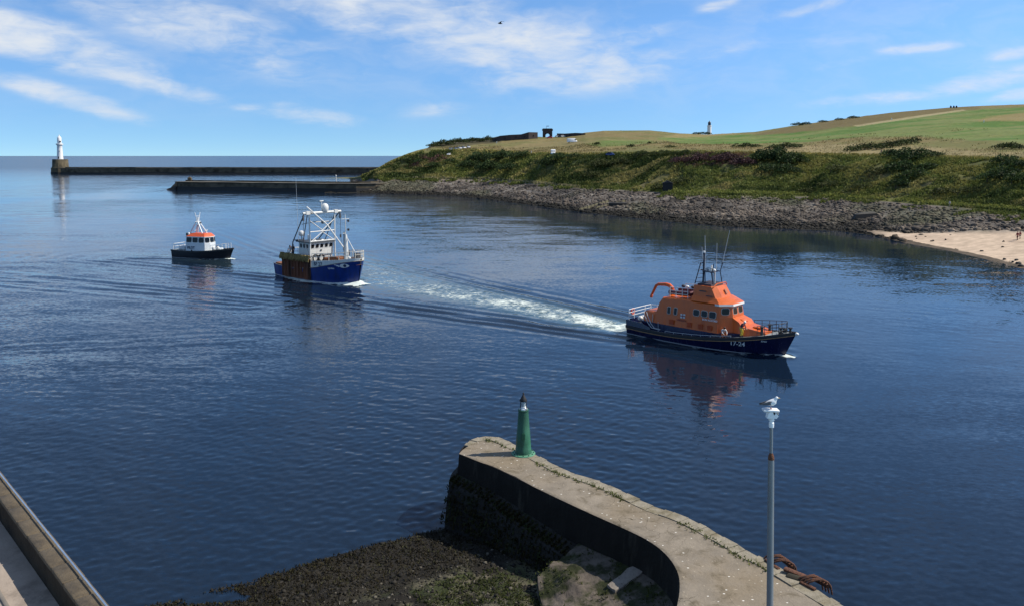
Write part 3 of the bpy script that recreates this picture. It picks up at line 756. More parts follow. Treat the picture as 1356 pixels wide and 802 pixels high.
def leaf_translucent(m):
    t = NT(m.node_tree); p = [n for n in t.n if n.type == 'BSDF_PRINCIPLED'][0]; o = [n for n in t.n if n.type == 'OUTPUT_MATERIAL'][0]
    tr = t.new('ShaderNodeBsdfTranslucent'); t.l.new(p.inputs['Base Color'].links[0].from_socket, tr.inputs[0])
    mx = t.new('ShaderNodeMixShader'); mx.inputs[0].default_value = .25
    t.l.new(p.outputs[0], mx.inputs[1]); t.l.new(tr.outputs[0], mx.inputs[2]); t.l.new(mx.outputs[0], o.inputs[0])
leaf_translucent(LEAFM)
KELPM = mat('wet seaweed', (1,1,1), .7, var=.2, scale=2, vcol='Col', spec=.15)
P = []; cs = []
for _ in range(22000):
    px, py = rngj.uniform(100, 800), rngj.uniform(685, 830)
    x, y, _z = at_z(px, py, .2); dd, ss, sdv = polyline_dist(np.array([x]), np.array([y]), SHL)
    q = dd[0]*(1 if sdv[0] < 0 else -1)
    if q < -.25 or q > 5.5 or rngj.random() < q/7: continue
    P.append((x, y, beach_z(x, y)+.02)); v = rngj.random()
    cs.append((.013+.011*v, .0105+.009*v, .006) if v < .85 else (.035, .036, .014))
kelp = tufts('seaweed', P, .085, cs, KELPM, 5, flat=.03, per=3); props(kelp, 'dark brown wet seaweed covering the lower foreshore', kind='stuff')
P = []; cs = []
for _ in range(2600):
    i = int(rngj.integers(0, k1)); o = rngj.uniform(.1, 1.25); p = NE[i] + NN[i]*o; s_ = i/k1
    top_ = 2.35-.75*s_; w_ = .62+.35*s_
    z = top_+.15*(1-o/w_) if o < w_ else top_ - (o-w_)*3.2
    if z < -.1: continue
    P.append((p[0], p[1], z)); v = rngj.random(); cs.append((.022+.02*v, .019+.015*v, .008) if v < .7 else (.028, .036, .010))
fg = tufts('weed_fringe', P, .14, cs, KELPM, 15, flat=.02, per=3); props(fg, 'dark weed hanging on the stepped footing of the jetty wall', kind='stuff')
# slabs and boulders beside the jetty
def slab(name, px, py, z, dims, rz, tilt, m, label, cat='slab'):
    mb = MB(); rg = random.Random(name+str(px)); nx, ny = 7, 5; L_, W_, H_ = dims
    rings = []
    for i in range(nx):
        x = (i/(nx-1)-.5)*L_; wq = W_/2*(1-.25*abs(2*i/(nx-1)-1)**2)*rg.uniform(.85, 1.1); hq = H_*rg.uniform(.85, 1.1)
        rings.append([(x, -wq, -hq*.5), (x, wq, -hq*.5), (x, wq*1.02, hq*.3), (x, wq*.85, hq*.5), (x, 0, hq*.52*rg.uniform(.9, 1.1)), (x, -wq*.85, hq*.5), (x, -wq*1.02, hq*.3)])
    mb.loft(rings); o = mb.build(name, m, None, angle=30)
    gz = (lambda x, y: max(beach_z(x, y), apron_z(x, y))) if px > 755 else beach_z
    for _ in range(5):
        q = at_z(px, py, z); z = gz(q[0], q[1]) + dims[2]*.12
    o.location = at_z(px, py, z); o.rotation_euler = (0, 0, rz); ca, sa = math.cos(rz), math.sin(rz); z0 = gz(o.location.x, o.location.y)
    for v in o.data.vertices: v.co.z += gz(o.location.x+v.co.x*ca-v.co.y*sa, o.location.y+v.co.x*sa+v.co.y*ca) - z0
    return props(o, label, cat)
PALES = mat('pale broken concrete', lin((128,120,110)), .9, var=.25, scale=4, bump=.9, bscale=10, col2=lin((120,110,102)))
slab('concrete_slab', 838, 758, 1.75, (2.2, .62, .12), R(33), .02, PALES, 'long pale broken concrete slab lying on the apron below the jetty bend', 'slab')
slab('boulder', 742, 800, .8, (.5, .4, .25), R(10), .1, STONE2 if 'STONE2' in globals() else APRM, 'brown boulder on the green algae at the bottom edge', 'boulder')
for i, (px, py) in enumerate(((690,690),(705,705),(722,694),(735,715),(750,728),(715,722))):
    slab('boulder', px, py, .75, (.7+.12*i % .5, .5, .4), i*1.1, .2*(i % 3-1), WALLM, 'dark weed covered boulder, %s of the heap under the jetty wall' % ('leftmost', 'lowest middle', 'upper middle', 'right hand', 'rightmost', 'nearest')[i], 'boulder')['group'] = 'dark boulders under the wall'
# weeds along the kerb joint and moss
P = []; cs = []
for (a, b, nn_, sz) in ((40, 64, 110, .16), (64, 70, 50, .14), (84, 112, 110, .13), (14, 30, 50, .12)):
    for _ in range(nn_):
        f = rngj.uniform(a, b); i = int(f*n/140); i = min(max(i, 0), n)
        p = INr[i] + FNr[i]*rngj.normal(0, .09) + rngj.normal(0, .06, 2)
        P.append((p[0], p[1], JZ+.01)); v = rngj.random(); cs.append((.07+.05*v, .095+.04*v, .025))
wd = tufts('weeds', P, .075, cs, LEAFM, 8, flat=.25, per=4); props(wd, 'small green weeds growing in the joint of the jetty kerb', kind='stuff')
P = []; cs = []
for _ in range(5000):
    f = rngj.uniform(.35, 1); p = NE[int(s0 + (s1-s0-1)*rngj.random()**1.3)]
    px, py = rngj.uniform(480, 860), rngj.uniform(740, 812)
    x, y, _z = at_z(px, py, 1.0)
    dd, ss, sdv = polyline_dist(np.array([x]), np.array([y]), SHL)
    if fbm(x/1.2, y/1.2, 15, 4) < .54 or dd[0] < 5.9: continue
    P.append((x, y, beach_z(x, y)+.03)); v = rngj.random(); cs.append((.026+.026*v, .036+.026*v, .011))
for _ in range(1500):
    q = AV[int(rngj.integers(0, len(AV)))]; x, y = q[0]+rngj.normal(0,.08), q[1]+rngj.normal(0,.08)
    if fbm(x/1.1, y/1.1, 25, 4) < .53 or q[2] < .9: continue
    P.append((x, y, q[2]+.01)); v = rngj.random(); cs.append((.030+.03*v, .042+.03*v, .012))
al = tufts('algae', P, .08, cs, LEAFM, 9, flat=.03, per=3); props(al, 'green algae film over the upper foreshore stones and broken apron', kind='stuff')

# green harbour beacon
bp = at_z(693, 600, JZ)
beacon = empty('beacon', (bp[0], bp[1], JZ), 0, 'tapered green metal beacon with a small black lantern on the jetty end', 'beacon')
GREENM = mat('weathered green paint', lin((38,84,64)), .5, var=.22, scale=3, bump=.15, bscale=14, col2=lin((50,112,82)), mixat=(.5,.75), streak=True)
BLACKM = mat('black paint', (.007,.007,.009), .7, var=.3)
WHITEM = mat('white paint', (.72,.73,.72), .45, var=.06, scale=1.5)
GLASSM = mat('clear lamp glass', (.35,.42,.45), .08, var=.1)
H_ = 2.28
MB().lathe([(.46,.0),(.46,.04),(.405,.07),(.395,.3),(.385,.32),(.375,.6),(.325,1.25),(.315,1.27),(.265,1.95),(.25,2.2),(.275,2.22),(.275,2.27)], n=36).build('tower', GREENM, beacon)
mb = MB().lathe([(.60,-.01),(.60,.035),(.56,.05),(.40,.055)], n=36); mb.build('base_flange', mat('pale green flange', lin((78,128,102)), .6, var=.25), beacon)
for k in range(12):
    a = 2*PI*k/12; MB().lathe([(.028,0),(.028,.05),(.018,.06)], (.52*math.cos(a), .52*math.sin(a), .045), 8).build('bolt', GREENM, beacon)
MB().box((.0,-.392,1.0), (.16,.03,.34), bev=.01).build('hatch', mat('dark green hatch', lin((26,86,60)), .5), beacon)
lant = MB().lathe([(.19,H_-.01),(.19,H_+.05),(.15,H_+.09),(.14,H_+.14)], n=20).build('lamp_base', WHITEM, beacon)
MB().lathe([(.10,H_+.14),(.11,H_+.2),(.11,H_+.34),(.09,H_+.4)], n=18).build('lens', GLASSM, beacon)
for k in range(4):
    a = PI/4+k*PI/2; MB().tube([(.23*math.cos(a), .23*math.sin(a), H_-.02), (.17*math.cos(a), .17*math.sin(a), H_+.45)], .02, 6).build('cage_bar', BLACKM, beacon)
MB().lathe([(.19,H_+.42),(.195,H_+.45),(.13,H_+.58),(.06,H_+.70),(.03,H_+.76),(.05,H_+.79),(.02,H_+.86)], n=20).build('cap', BLACKM, beacon)

# rusty bent fender bars at the outer edge of the jetty
RUSTM = mat('flaking rust', lin((98,62,42)), .9, var=.45, scale=9, bump=.9, bscale=30, col2=lin((58,38,30)))
for gi, (pa, pb, lab) in enumerate((((1024,739),(1043,753),'rusty bundle of bent steel fender bars behind the lamp pole'), ((1068,767),(1089,778),'larger rusty bundle of bent steel fender bars nearest the frame bottom'))):
    a = np.array(at_z(*pa, JZ)); b = np.array(at_z(*pb, JZ)); mid = (a+b)/2; dr = (b-a); Lx = np.hypot(dr[0], dr[1])
    t_ = empty('fender_bars', tuple(mid), math.atan2(dr[1], dr[0]), lab, 'fender', 'rusty fenders on the jetty edge'); t_.scale = (.85, .85, .75)
    for k in range(4):
        x = -.32*Lx + .22*Lx*k; w_ = .05
        pts_ = [(x-.30, -.42, .06), (x-.22, -.34, .20), (x-.02, -.12, .30+.05*(k%2)), (x+.10, .10, .34), (x+.24, .26, .22), (x+.30, .34, .05), (x+.34, .40, -.35)]
        MB().tube(pts_, [.035,.045,.05,.05,.045,.04,.035], 7).build('bar', RUSTM, t_)
    MB().box((0, -.42, .05), (Lx*1.1, .16, .14), bev=.02).build('rail', RUSTM, t_)
    MB().box((.1, .30, .02), (Lx*1.2, .14, .18), bev=.02).build('rail', RUSTM, t_)
a = np.array(at_z(1055, 763, JZ)); t_ = empty('mooring_plate', tuple(a), R(-35), 'flat rusty steel plate with a lump of weed between the two fender bundles', 'plate')
MB().box((0, 0, .12), (.9, .22, .10), ry=.12, bev=.02).build('plate', RUSTM, t_); MB().box((.05, -.18, .05), (.7, .3, .16), bev=.05).build('packing', mat('dark packing', lin((46,42,30)), .95), t_)

# lamp pole with a camera head, gull on top
PYY = 24.6; pb_ = at_y(1019.5, 802, PYY); pt_ = at_y(1021.5, 560, PYY)
tilt = math.atan2(pt_[0]-pb_[0], pt_[2]-pb_[2])
pole = empty('camera_pole', (pb_[0]-(pb_[2]-JZ)*math.tan(tilt), PYY, JZ), 0, 'tall grey metal pole with white security camera head and rusty joint', 'pole')
pole.rotation_euler = (0, tilt, 0)
def pz(y): return (at_y(1020, y, PYY)[2]-JZ)
POLEM = mat('galvanised steel', lin((122,126,128)), .5, .4, var=.18, scale=4, streak=True, col2=lin((116,120,122)))
MB().lathe([(.22,0),(.22,.03),(.13,.05),(.108,.1),(.095,pz(612)-.02),(.09,pz(604))], n=20).build('lower_mast', POLEM, pole)
MB().lathe([(.093,pz(608)),(.098,pz(606.5)),(.088,pz(603)),(.06,pz(600.5)),(.05,pz(599))], n=18).build('joint_collar', RUSTM, pole)
MB().lathe([(.048,pz(600)),(.05,pz(570)),(.048,pz(562))], n=16).build('upper_mast', POLEM, pole)
MB().lathe([(.075,pz(565)),(.08,pz(563)),(.08,pz(559)),(.06,pz(558)),(.06,pz(556.5)),(.085,pz(556)),(.085,pz(553)),(.06,pz(552))], n=18).build('bracket', WHITEM, pole)
hz0, hz1 = pz(552.5), pz(541)
mb = MB().side([(-.16,hz0+.01),(.13,hz0-.0),(.20,hz0+.07),(.07,hz1-.04),(-.08,hz1-.05),(-.13,hz0+.14)], .10); hd = mb.build('camera_housing', WHITEM, pole)
MB().side([(.02,hz0+.20),(.05,hz0+.11),(.10,hz0+.16),(.06,hz0+.24)], .103).build('window', BLACKM, hd)
MB().box((-.03, 0, hz1-.03), (.50, .24, .09), ry=.05, bev=.025).build('top_plate', WHITEM, pole)
MB().tube([(.1,0,hz1-.08),(.2,0,hz1-.12),(.2,0,hz1-.18)], .03, 8).build('side_lamp', POLEM, pole)

def gull(name, loc, rz, label, scale=1.0):
    g = empty(name, loc, rz, label, 'gull')
    W_ = mat('white feathers', (.75,.75,.73), .8, var=.05); G_ = mat('slate grey feathers', (.085,.088,.095), .8, var=.15, scale=20); K_ = mat('black feathers', (.02,.02,.02), .8)
    prof_ = [(-.20,.045,.012,.006),(-.14,.055,.035,.022),(-.07,.07,.062,.052),(0,.085,.078,.072),(.07,.105,.076,.078),(.115,.14,.056,.060),(.135,.185,.036,.04),(.147,.215,.037,.037),(.165,.235,.036,.034),(.19,.238,.024,.022),(.205,.235,.008,.008)]
    rings = []
    for i, (x, z, hy, hz) in enumerate(prof_):
        tl = 1.0 if x > .1 and x < .16 else .35
        rings.append([(x - math.sin(a)*hz*tl*.6, math.cos(a)*hy*1.15, z+.09+math.sin(a)*hz*1.2) for a in np.linspace(0, 2*PI, 14, endpoint=False)])
    body = MB().loft(rings).build('body', W_, g, angle=80)
    for sgn in (-1, 1):
        rr = [(-.30,.118,.006,.012),(-.24,.13,.014,.022),(-.15,.15,.018,.04),(-.05,.175,.02,.056),(.04,.185,.018,.052),(.085,.185,.006,.02)]
        rings = [[(x, sgn*(.058+.012*math.sin((x+.3)*7)+math.cos(a)*hy), z+math.sin(a)*hz) for a in np.linspace(0, 2*PI, 10, endpoint=False)] for x, z, hy, hz in rr]
        MB().loft(rings).build('wing', G_, g, angle=80)
        MB().loft([[(x, sgn*(.05+math.cos(a)*hy), z+math.sin(a)*hz) for a in np.linspace(0, 2*PI, 8, endpoint=False)] for x, z, hy, hz in [(-.32,.112,.003,.006),(-.29,.121,.012,.014),(-.2,.13,.012,.016)]]).build('wing_tip', K_, g, angle=80)
        MB().tube([(.0, sgn*.03, .105), (.012, sgn*.03, .05), (0, sgn*.03, .006)], .007, 6).build('leg', mat('pink skin', (.5,.3,.26), .6), g)
        MB().box((.02, sgn*.03, .004), (.05, .045, .008)).build('foot', mat('pink skin', (.5,.3,.26), .6), g)
        MB().ball((.178, sgn*.027, .333), .006, 8, 6).build('eye', K_, g)
    MB().tube([(.19,0,.326),(.235,0,.322),(.252,0,.310)], [.012,.009,.003], 7).build('beak', mat('yellow beak', (.6,.4,.06), .5), g)
    g.scale = (scale,)*3; return g
gt = Matrix.Translation(pole.location) @ Matrix.Rotation(tilt, 4, 'Y') @ Vector((-.03, 0, hz1+.015))
gull('gull', tuple(gt), R(-12), 'white and slate grey gull perched on top of the camera pole', 1.1)

# quay path, parapet and handrail, bottom left
QZ = 4.0; TZ = 5.05
o1 = np.array(at_z(0, 622.5, TZ)[:2]); o2 = np.array(at_z(146, 802, TZ)[:2]); dq = (o2-o1)/np.hypot(*(o2-o1))
nq = np.array([dq[1], -dq[0]]);  nq = nq if nq[0] < 0 else -nq       # inward, towards the path
qa = o1 - dq*24; Lq = 62
par = empty('parapet_wall', (qa[0], qa[1], QZ), math.atan2(dq[1], dq[0]), 'brown stone parapet wall with coping blocks beside the quay path', 'wall')
sgn = 1 if (np.array([-dq[1], dq[0]]) @ nq) > 0 else -1
PARM = mat('brown quay masonry', lin((58,50,40)), .92, var=.35, scale=1.2, bump=.8, bscale=7, col2=lin((34,30,25)), spec=.15)
MB().box((Lq/2, sgn*.36, .42), (Lq, .50, .90)).build('wall', PARM, par)
wl = MB(); wl.box((Lq/2, sgn*.30, -2.6), (Lq, .62, 5.2)); wl.build('retaining_wall', WALLM, par)
COPM2 = mat('worn sandstone coping', lin((88,77,60)), .9, var=.3, scale=1.6, bump=.7, bscale=9, col2=lin((64,56,44)))
x = 0.0; k = 0; rg = random.Random(3)
while x < Lq:
    L_ = rg.uniform(1.25, 1.6)
    cpb = MB().box((x+L_/2, sgn*.33+rg.uniform(-.008,.008), .96+rg.uniform(-.006,.006)), (L_-.025, .66, .19), bev=.03)
    cpb.build('coping_stone', COPM2, par); x += L_
RAILM = mat('bright steel rail', (.75,.76,.78), .28, .9, var=.08)
rail = empty('handrail', (qa[0], qa[1], QZ+1.055), math.atan2(dq[1], dq[0]), 'thin bright steel handrail running along the parapet top', 'handrail')
MB().tube([(0, sgn*.13, .10), (Lq, sgn*.13, .10)], .028, 10).build('rail', RAILM, rail)
for i in range(int(Lq/2.2)): MB().tube([(1+i*2.2, sgn*.13, 0), (1+i*2.2, sgn*.13, .09)], .016, 6).build('post', RAILM, rail)
pv = [o1 - dq*24 + nq*.62, o2 + dq*30 + nq*.62, o2 + dq*30 + nq*14, o1 - dq*24 + nq*14]
me_v = []; nu, nv = 140, 40
for i in range(nu+1):
    for j in range(nv+1):
        p = pv[0] + (pv[1]-pv[0])*(i/nu) + nq*13.4*(j/nv); me_v.append((p[0], p[1], QZ + .02*(fbm(p[0]*.7, p[1]*.7, 3, 3)-.5)))
PATHM = mat('worn concrete path', lin((152,140,128)), .93, var=.16, scale=1.2, bump=.4, bscale=10, col2=lin((118,108,98)), spec=.15)
qp = grid_mesh('path', np.array(me_v), nu+1, nv+1, PATHM, angle=180); props(qp, 'pale concrete quay path beside the parapet', kind='structure')
q0 = pv[0] + nq*1.25; ks = MB(); ks.box((Lq/2, 0, .03), (Lq, .12, .07), bev=.01)
kb = ks.build('kerb', mat('grey kerb', lin((112,106,98)), .9, var=.25, scale=2), None); kb.location = (q0[0], q0[1], QZ); kb.rotation_euler = (0, 0, math.atan2(dq[1], dq[0])); props(kb, 'narrow grey kerb line along the shaded edge of the quay path', 'kerb', kind='structure')
# ---------------------------------------------------------------- people
def person(name, loc, rz, label, joints, look, group=None, scale=1.0):
    """joints: dict of points (x forward, y left, z up, metres, feet at 0); look: material names for the clothes"""
    root = empty(name, loc, rz, label, 'person', group); root.scale = (scale,)*3
    J = {k: Vector(v) for k, v in joints.items()}
    SK = mat('skin', lin((196,148,122)), .6, var=.06)
    def skin(nm, chains, m, lev=1):
        idx = {}; vs = []; es = []; rs = []
        for ch in chains:
            prev = None
            for p, r in ch:
                key = tuple(round(c, 4) for c in p)
                if key not in idx: idx[key] = len(vs); vs.append(tuple(p)); rs.append(r)
                i = idx[key]
                if prev is not None and prev != i: es.append((prev, i))
                prev = i
        me = bpy.data.meshes.new(nm); me.from_pydata(vs, es, [])
        o = bpy.data.objects.new(nm, me); COL.objects.link(o); me.materials.append(m)
        md = o.modifiers.new('Skin', 'SKIN'); md.use_smooth_shade = True
        for i, r in enumerate(rs):
            me.skin_vertices[0].data[i].radius = (r, r) if not isinstance(r, tuple) else r
        me.skin_vertices[0].data[0].use_root = True
        sb = o.modifiers.new('Subdivision', 'SUBSURF'); sb.levels = lev; sb.render_levels = lev
        o.parent = root; return o
    pel, che, nec, hed = J['pelvis'], J['chest'], J['neck'], J['head']
    chains = [[(pel, .13), ((pel+che)/2, .115), (che, .14), (nec, .055), (hed*.6+nec*.4, .075), (hed, .092), (hed+(hed-nec).normalized()*.075, .06)]]
    for s in 'lr':
        sh, elb, wr = J['sh'+s], J['el'+s], J['wr'+s]; hp, kn, an = J['hp'+s], J['kn'+s], J['an'+s]
        d = (wr-elb).normalized(); side = d.cross(Vector((0, 0, 1)))
        side = side.normalized() if side.length > .05 else Vector((1, 0, 0))
        palm = wr + d*.055
        chains.append([(che, .14), (sh, .062), ((sh+elb)/2, .05), (elb, .04), ((elb+wr)/2, .036), (wr, .026), (palm, .030)])
        for q, (off, ln) in enumerate(((-.026,.055),(-.009,.068),(.009,.064),(.025,.048))):
            b0 = palm + side*off + d*.02; cur = d.cross(side)
            chains.append([(palm, .030), (b0, .011), (b0+d*ln*.55+cur*.008, .009), (b0+d*ln+cur*.026, .007)])
        t0 = wr + d*.02 + side*-.03; chains.append([(palm, .030), (t0, .012), (t0+d*.03-side*.018, .009)])
        ft = J.get('ft'+s, an + Vector((.17, 0, -.05)))
        chains.append([(pel, .13), (hp, .085), ((hp+kn)/2, .075), (kn, .056), ((kn+an)/2, .05), (an, .036), (ft, .034)])
    body = skin('body', chains, SK)
    fx = Vector((1, 0, 0)); up = (hed-nec).normalized(); fwd = (fx - up*fx.dot(up)).normalized()
    MB().tube([hed+fwd*.085-up*.005, hed+fwd*.108-up*.03], [.012,.016], 6).build('nose', SK, root)
    lf = up.cross(fwd)
    for s in (-1, 1):
        MB().ball(tuple(hed+fwd*.083+lf*s*.032+up*.012), .011, 8, 6).build('eye', mat('dark eyes', (.03,.025,.02), .3), root)
        MB().ball(tuple(hed+lf*s*.092), (.02,.012,.03), 8, 6).build('ear', SK, root)
    MB().box(tuple(hed+fwd*.088-up*.05), (.012, .045, .01)).build('mouth', mat('lips', lin((150,88,80)), .6), root)
    e = .018
    if look.get('top'):
        ch = [[(pel+(che-pel)*.15, .15), ((pel+che)/2, .14), (che, .16), (nec-(nec-che)*.15, .085)]]
        for s in 'lr':
            sh, elb, wr = J['sh'+s], J['el'+s], J['wr'+s]
            end = wr - (wr-elb)*.06 if not look.get('short') else sh + (elb-sh)*.8
            ch.append([(che, .16), (sh, .08)] + ([(elb, .056), (end, .044)] if not look.get('short') else [(end, .06)]))
        skin('jacket', ch, look['top'])
    ch = [[(pel+(che-pel)*.22, .142), (pel, .15)]]
    for s in 'lr':
        hp, kn, an = J['hp'+s], J['kn'+s], J['an'+s]
        ch.append([(pel, .15), (hp, .10), ((hp+kn)/2, .088), (kn, .07)] + ([((kn+an)/2, .062), (an+(kn-an)*.1, .056)] if not look.get('shorts') else []))
        ft = J.get('ft'+s, an + Vector((.17, 0, -.05)))
        skin('boot', [[(an+(kn-an)*.3, .058), (an, .052), (an*.4+ft*.6, .046), (ft, .04)]], look.get('boots', mat('black rubber', (.02,.02,.022), .6)))
    skin('trousers', ch, look['legs'])
    c = hed + up*.03
    M = up.to_track_quat('Z', 'Y').to_matrix()
    def capm(prof, nm, m):
        mb = MB().lathe(prof, n=18); mb.v = [tuple(c + M @ Vector(v)) for v in mb.v]; return mb.build(nm, m, root, angle=80)
    if look.get('helmet'): capm([(.112,-.05),(.122,-.03),(.122,.03),(.105,.085),(.065,.12),(.02,.13)], 'helmet', look['helmet'])
    else: capm([(.094,-.03),(.102,0),(.098,.045),(.07,.085),(.02,.10)], 'hair', look.get('hair', mat('dark hair', (.03,.02,.015), .8)))
    if look.get('vest'):
        skin('lifejacket', [[(pel+(che-pel)*.35+fwd*.06, .13), (che+fwd*.055, .15), (nec-up*.04, .10)]], look['vest'])
    return root
STAND = dict(pelvis=(0,0,.93), chest=(.01,0,1.28), neck=(.01,0,1.47), head=(.035,0,1.62), shl=(0,.19,1.38), ell=(-.03,.25,1.10), wrl=(.05,.24,.86), shr=(0,-.19,1.38), elr=(-.03,-.25,1.10), wrr=(.05,-.24,.86),
             hpl=(0,.09,.87), knl=(.03,.10,.48), anl=(-.02,.11,.08), hpr=(0,-.09,.87), knr=(.03,-.10,.48), anr=(-.02,-.11,.08))
WALK = dict(STAND, knl=(.16,.10,.50), anl=(.22,.10,.09), knr=(.0,-.10,.48), anr=(-.26,-.10,.12), ell=(-.10,.25,1.10), wrl=(-.04,.24,.87), elr=(.06,-.25,1.11), wrr=(.20,-.22,.93))
BEND = dict(pelvis=(-.08,0,.90), chest=(.14,0,1.18), neck=(.25,0,1.31), head=(.36,0,1.42), shl=(.18,.19,1.25), ell=(.26,.22,.98), wrl=(.46,.14,.88), shr=(.18,-.19,1.25), elr=(.24,-.24,.98), wrr=(.44,-.16,.86),
            hpl=(-.08,.10,.85), knl=(.03,.14,.48), anl=(-.06,.16,.08), hpr=(-.08,-.10,.85), knr=(.10,-.12,.49), anr=(.0,-.14,.08))
CROUCH = dict(pelvis=(-.16,0,.34), chest=(.06,0,.66), neck=(.14,0,.82), head=(.22,0,.95), shl=(.08,.19,.74), ell=(.24,.24,.52), wrl=(.42,.16,.42), shr=(.08,-.19,.74), elr=(.24,-.24,.52), wrr=(.42,-.16,.42),
              hpl=(-.14,.11,.32), knl=(.24,.16,.46), anl=(.06,.15,.08), hpr=(-.14,-.11,.32), knr=(.22,-.14,.10), anr=(-.20,-.13,.08), ftr=(-.28,-.13,.03))

# ---------------------------------------------------------------- boats
def interp(x, xs, ys): return float(np.interp(x, xs, ys))
class Hull:
    """hull form from stations: half breadth at deck and waterline, sheer height, stem and keel"""
    def __init__(s, xs, bd, bw, zs, keel, bowrake): s.xs, s.bd, s.bw, s.zs, s.keel, s.rk = xs, bd, bw, zs, keel, bowrake
    def smooth(s, x, arr):
        xs = s.xs; i = int(np.clip(np.searchsorted(xs, x)-1, 0, len(xs)-2)); t = (x-xs[i])/(xs[i+1]-xs[i])
        p0, p1, p2, p3 = arr[max(i-1,0)], arr[i], arr[i+1], arr[min(i+2, len(xs)-1)]
        return .5*((2*p1)+(-p0+p2)*t+(2*p0-5*p1+4*p2-p3)*t*t+(-p0+3*p1-3*p2+p3)*t**3)
    def deckz(s, x): return s.smooth(x, s.zs)
    def hb(s, x, z):
        """half breadth at height z"""
        bd, bw, zd = max(s.smooth(x, s.bd), .0), max(s.smooth(x, s.bw), .0), s.deckz(x)
        t = (z+.15)/(zd+.15)
        if t >= 0: return bw + (bd-bw)*(max(t, 0)**.8)
        return bw*(1-min(-(z+.15)/(s.keel-.15), 1))**.5
    def shift(s, x, z):
        """rake of the stem: lower points sit further aft"""
        f = np.clip((x-s.xs[0])/(s.xs[-1]-s.xs[0]), 0, 1)
        return -s.rk*f**4*(1-(z+.3)/(s.deckz(x)+.3))
    def rings(s, n=44, lo=0.0, hi=1.0, nz=9, out=0.0, side=None, zlo=None):
        res = []
        for x in np.linspace(s.xs[0], s.xs[-1], n):
            zd = s.deckz(x); z0 = -s.keel if zlo is None else zlo
            col = []
            for k in range(nz):
                z = z0 + (zd-z0)*(k/(nz-1)); z = (z0 + (zd-z0)*(lo+(hi-lo)*k/(nz-1))) if (lo or hi != 1) else z
                col.append((x+s.shift(x, z), s.hb(x, z)+out, z))
            res.append([(p[0], -p[1], p[2]) for p in reversed(col)] + col)
        return res
    def shell(s, m, parent, name='hull', n=48, nz=10):
        mb = MB(); rr = s.rings(n, nz=nz); mb.loft(rr, caps=False, closed=False)
        k = len(rr[0]); mb.add(rr[0], [tuple(range(k))]); return mb.build(name, m, parent, angle=50)
    def deck(s, m, parent, dz=-.02, inset=.03, name='deck', x0=None, x1=None):
        mb = MB(); L = []
        for x in np.linspace(x0 if x0 is not None else s.xs[0], x1 if x1 is not None else s.xs[-1], 40):
            b = max(s.hb(x, s.deckz(x))-inset, .005); L.append((x, b, s.deckz(x)+dz))
        vs = [(x, -b, z) for x, b, z in L] + [(x, 0, z+.05) for x, b, z in L] + [(x, b, z) for x, b, z in L]; n = len(L)
        mb.add(vs, [(i, i+1, n+i+1, n+i) for i in range(n-1)] + [(n+i, n+i+1, 2*n+i+1, 2*n+i) for i in range(n-1)]); return mb.build(name, m, parent)
    def rim(s, r, m, parent, name, dz=0.0, out=0.0, x0=None, x1=None, n=48, rz=None):
        """band round the sheer"""
        a, b = x0 if x0 is not None else s.xs[0], x1 if x1 is not None else s.xs[-1]
        xs = np.linspace(a, b, n)
        pts = [(x+s.shift(x, s.deckz(x)+dz), s.hb(x, s.deckz(x)+dz)+out, s.deckz(x)+dz) for x in xs]
        path = [(p[0], -p[1], p[2]) for p in pts] + [pts[-1]] + list(reversed(pts))
        mb = MB()
        if rz is None:
            mb.tube(path, r, 8)
        else:
            for sg in (-1, 1):
                mb.loft([[(p[0], sg*(p[1]-r), p[2]-rz), (p[0], sg*(p[1]+r), p[2]-rz), (p[0], sg*(p[1]+r), p[2]+rz), (p[0], sg*(p[1]-r), p[2]+rz)] for p in pts])
        return mb.build(name, m, parent)
def put_text(txt, size, m, parent, name, place, bold=.0, ext=.0):
    """place: function (tx, tz) -> 3D point"""
    cu = bpy.data.curves.new(name, 'FONT'); cu.body = txt; cu.size = size; cu.offset = bold; cu.resolution_u = 3
    o = bpy.data.objects.new('tmp', cu); COL.objects.link(o); dg = bpy.context.evaluated_depsgraph_get(); dg.update()
    me = bpy.data.meshes.new_from_object(o.evaluated_get(dg)); bpy.data.objects.remove(o); me.name = name
    for v in me.vertices: v.co = place(v.co.x, v.co.y)
    return link_mesh(name, me, m, parent, smooth=False)
def on_hull(H, x0, z0, out=.015):
    return lambda tx, tz: (x0+tx+H.shift(x0+tx, z0+tz), -(H.hb(x0+tx, z0+tz)+out), z0+tz)
def rail_run(parent, pts, h, m, r=.022, rails=2, name='railing', postr=None, gap=0):
    mb = MB()
    for k in range(rails):
        f = 1-k*(.95/rails); mb.tube([(p[0], p[1], p[2]+h*f) for p in pts], r*(1 if k == 0 else .8), 6)
    for p in pts: mb.tube([(p[0], p[1], p[2]), (p[0], p[1], p[2]+h)], postr or r, 6)
    return mb.build(name, m, parent)
def window(parent, c, w, h, nrm, m, fm=None, name='window', fr=.05, rnd=0):
    """glass pane with a frame, on a face with outward normal nrm; width is horizontal"""
    n = Vector(nrm).normalized(); u = Vector((0, 0, 1)).cross(n).normalized(); v = n.cross(u); c = Vector(c)
    def rect(w_, h_, o):
        b = min(w_, h_)*.18; P_ = [(-w_/2+b,-h_/2),(w_/2-b,-h_/2),(w_/2,-h_/2+b),(w_/2,h_/2-b),(w_/2-b,h_/2),(-w_/2+b,h_/2),(-w_/2,h_/2-b),(-w_/2,-h_/2+b)]
        return [c + u*a + v*b_ + n*o for a, b_ in P_]
    f = MB().loft([rect(w+2*fr, h+2*fr, -.03), rect(w+2*fr, h+2*fr, .012), rect(w+fr, h+fr, .022)]).build(name, fm, parent, smooth=False)
    MB().loft([rect(w, h, -.02), rect(w, h, .028)]).build('pane', m, f, smooth=False); return f
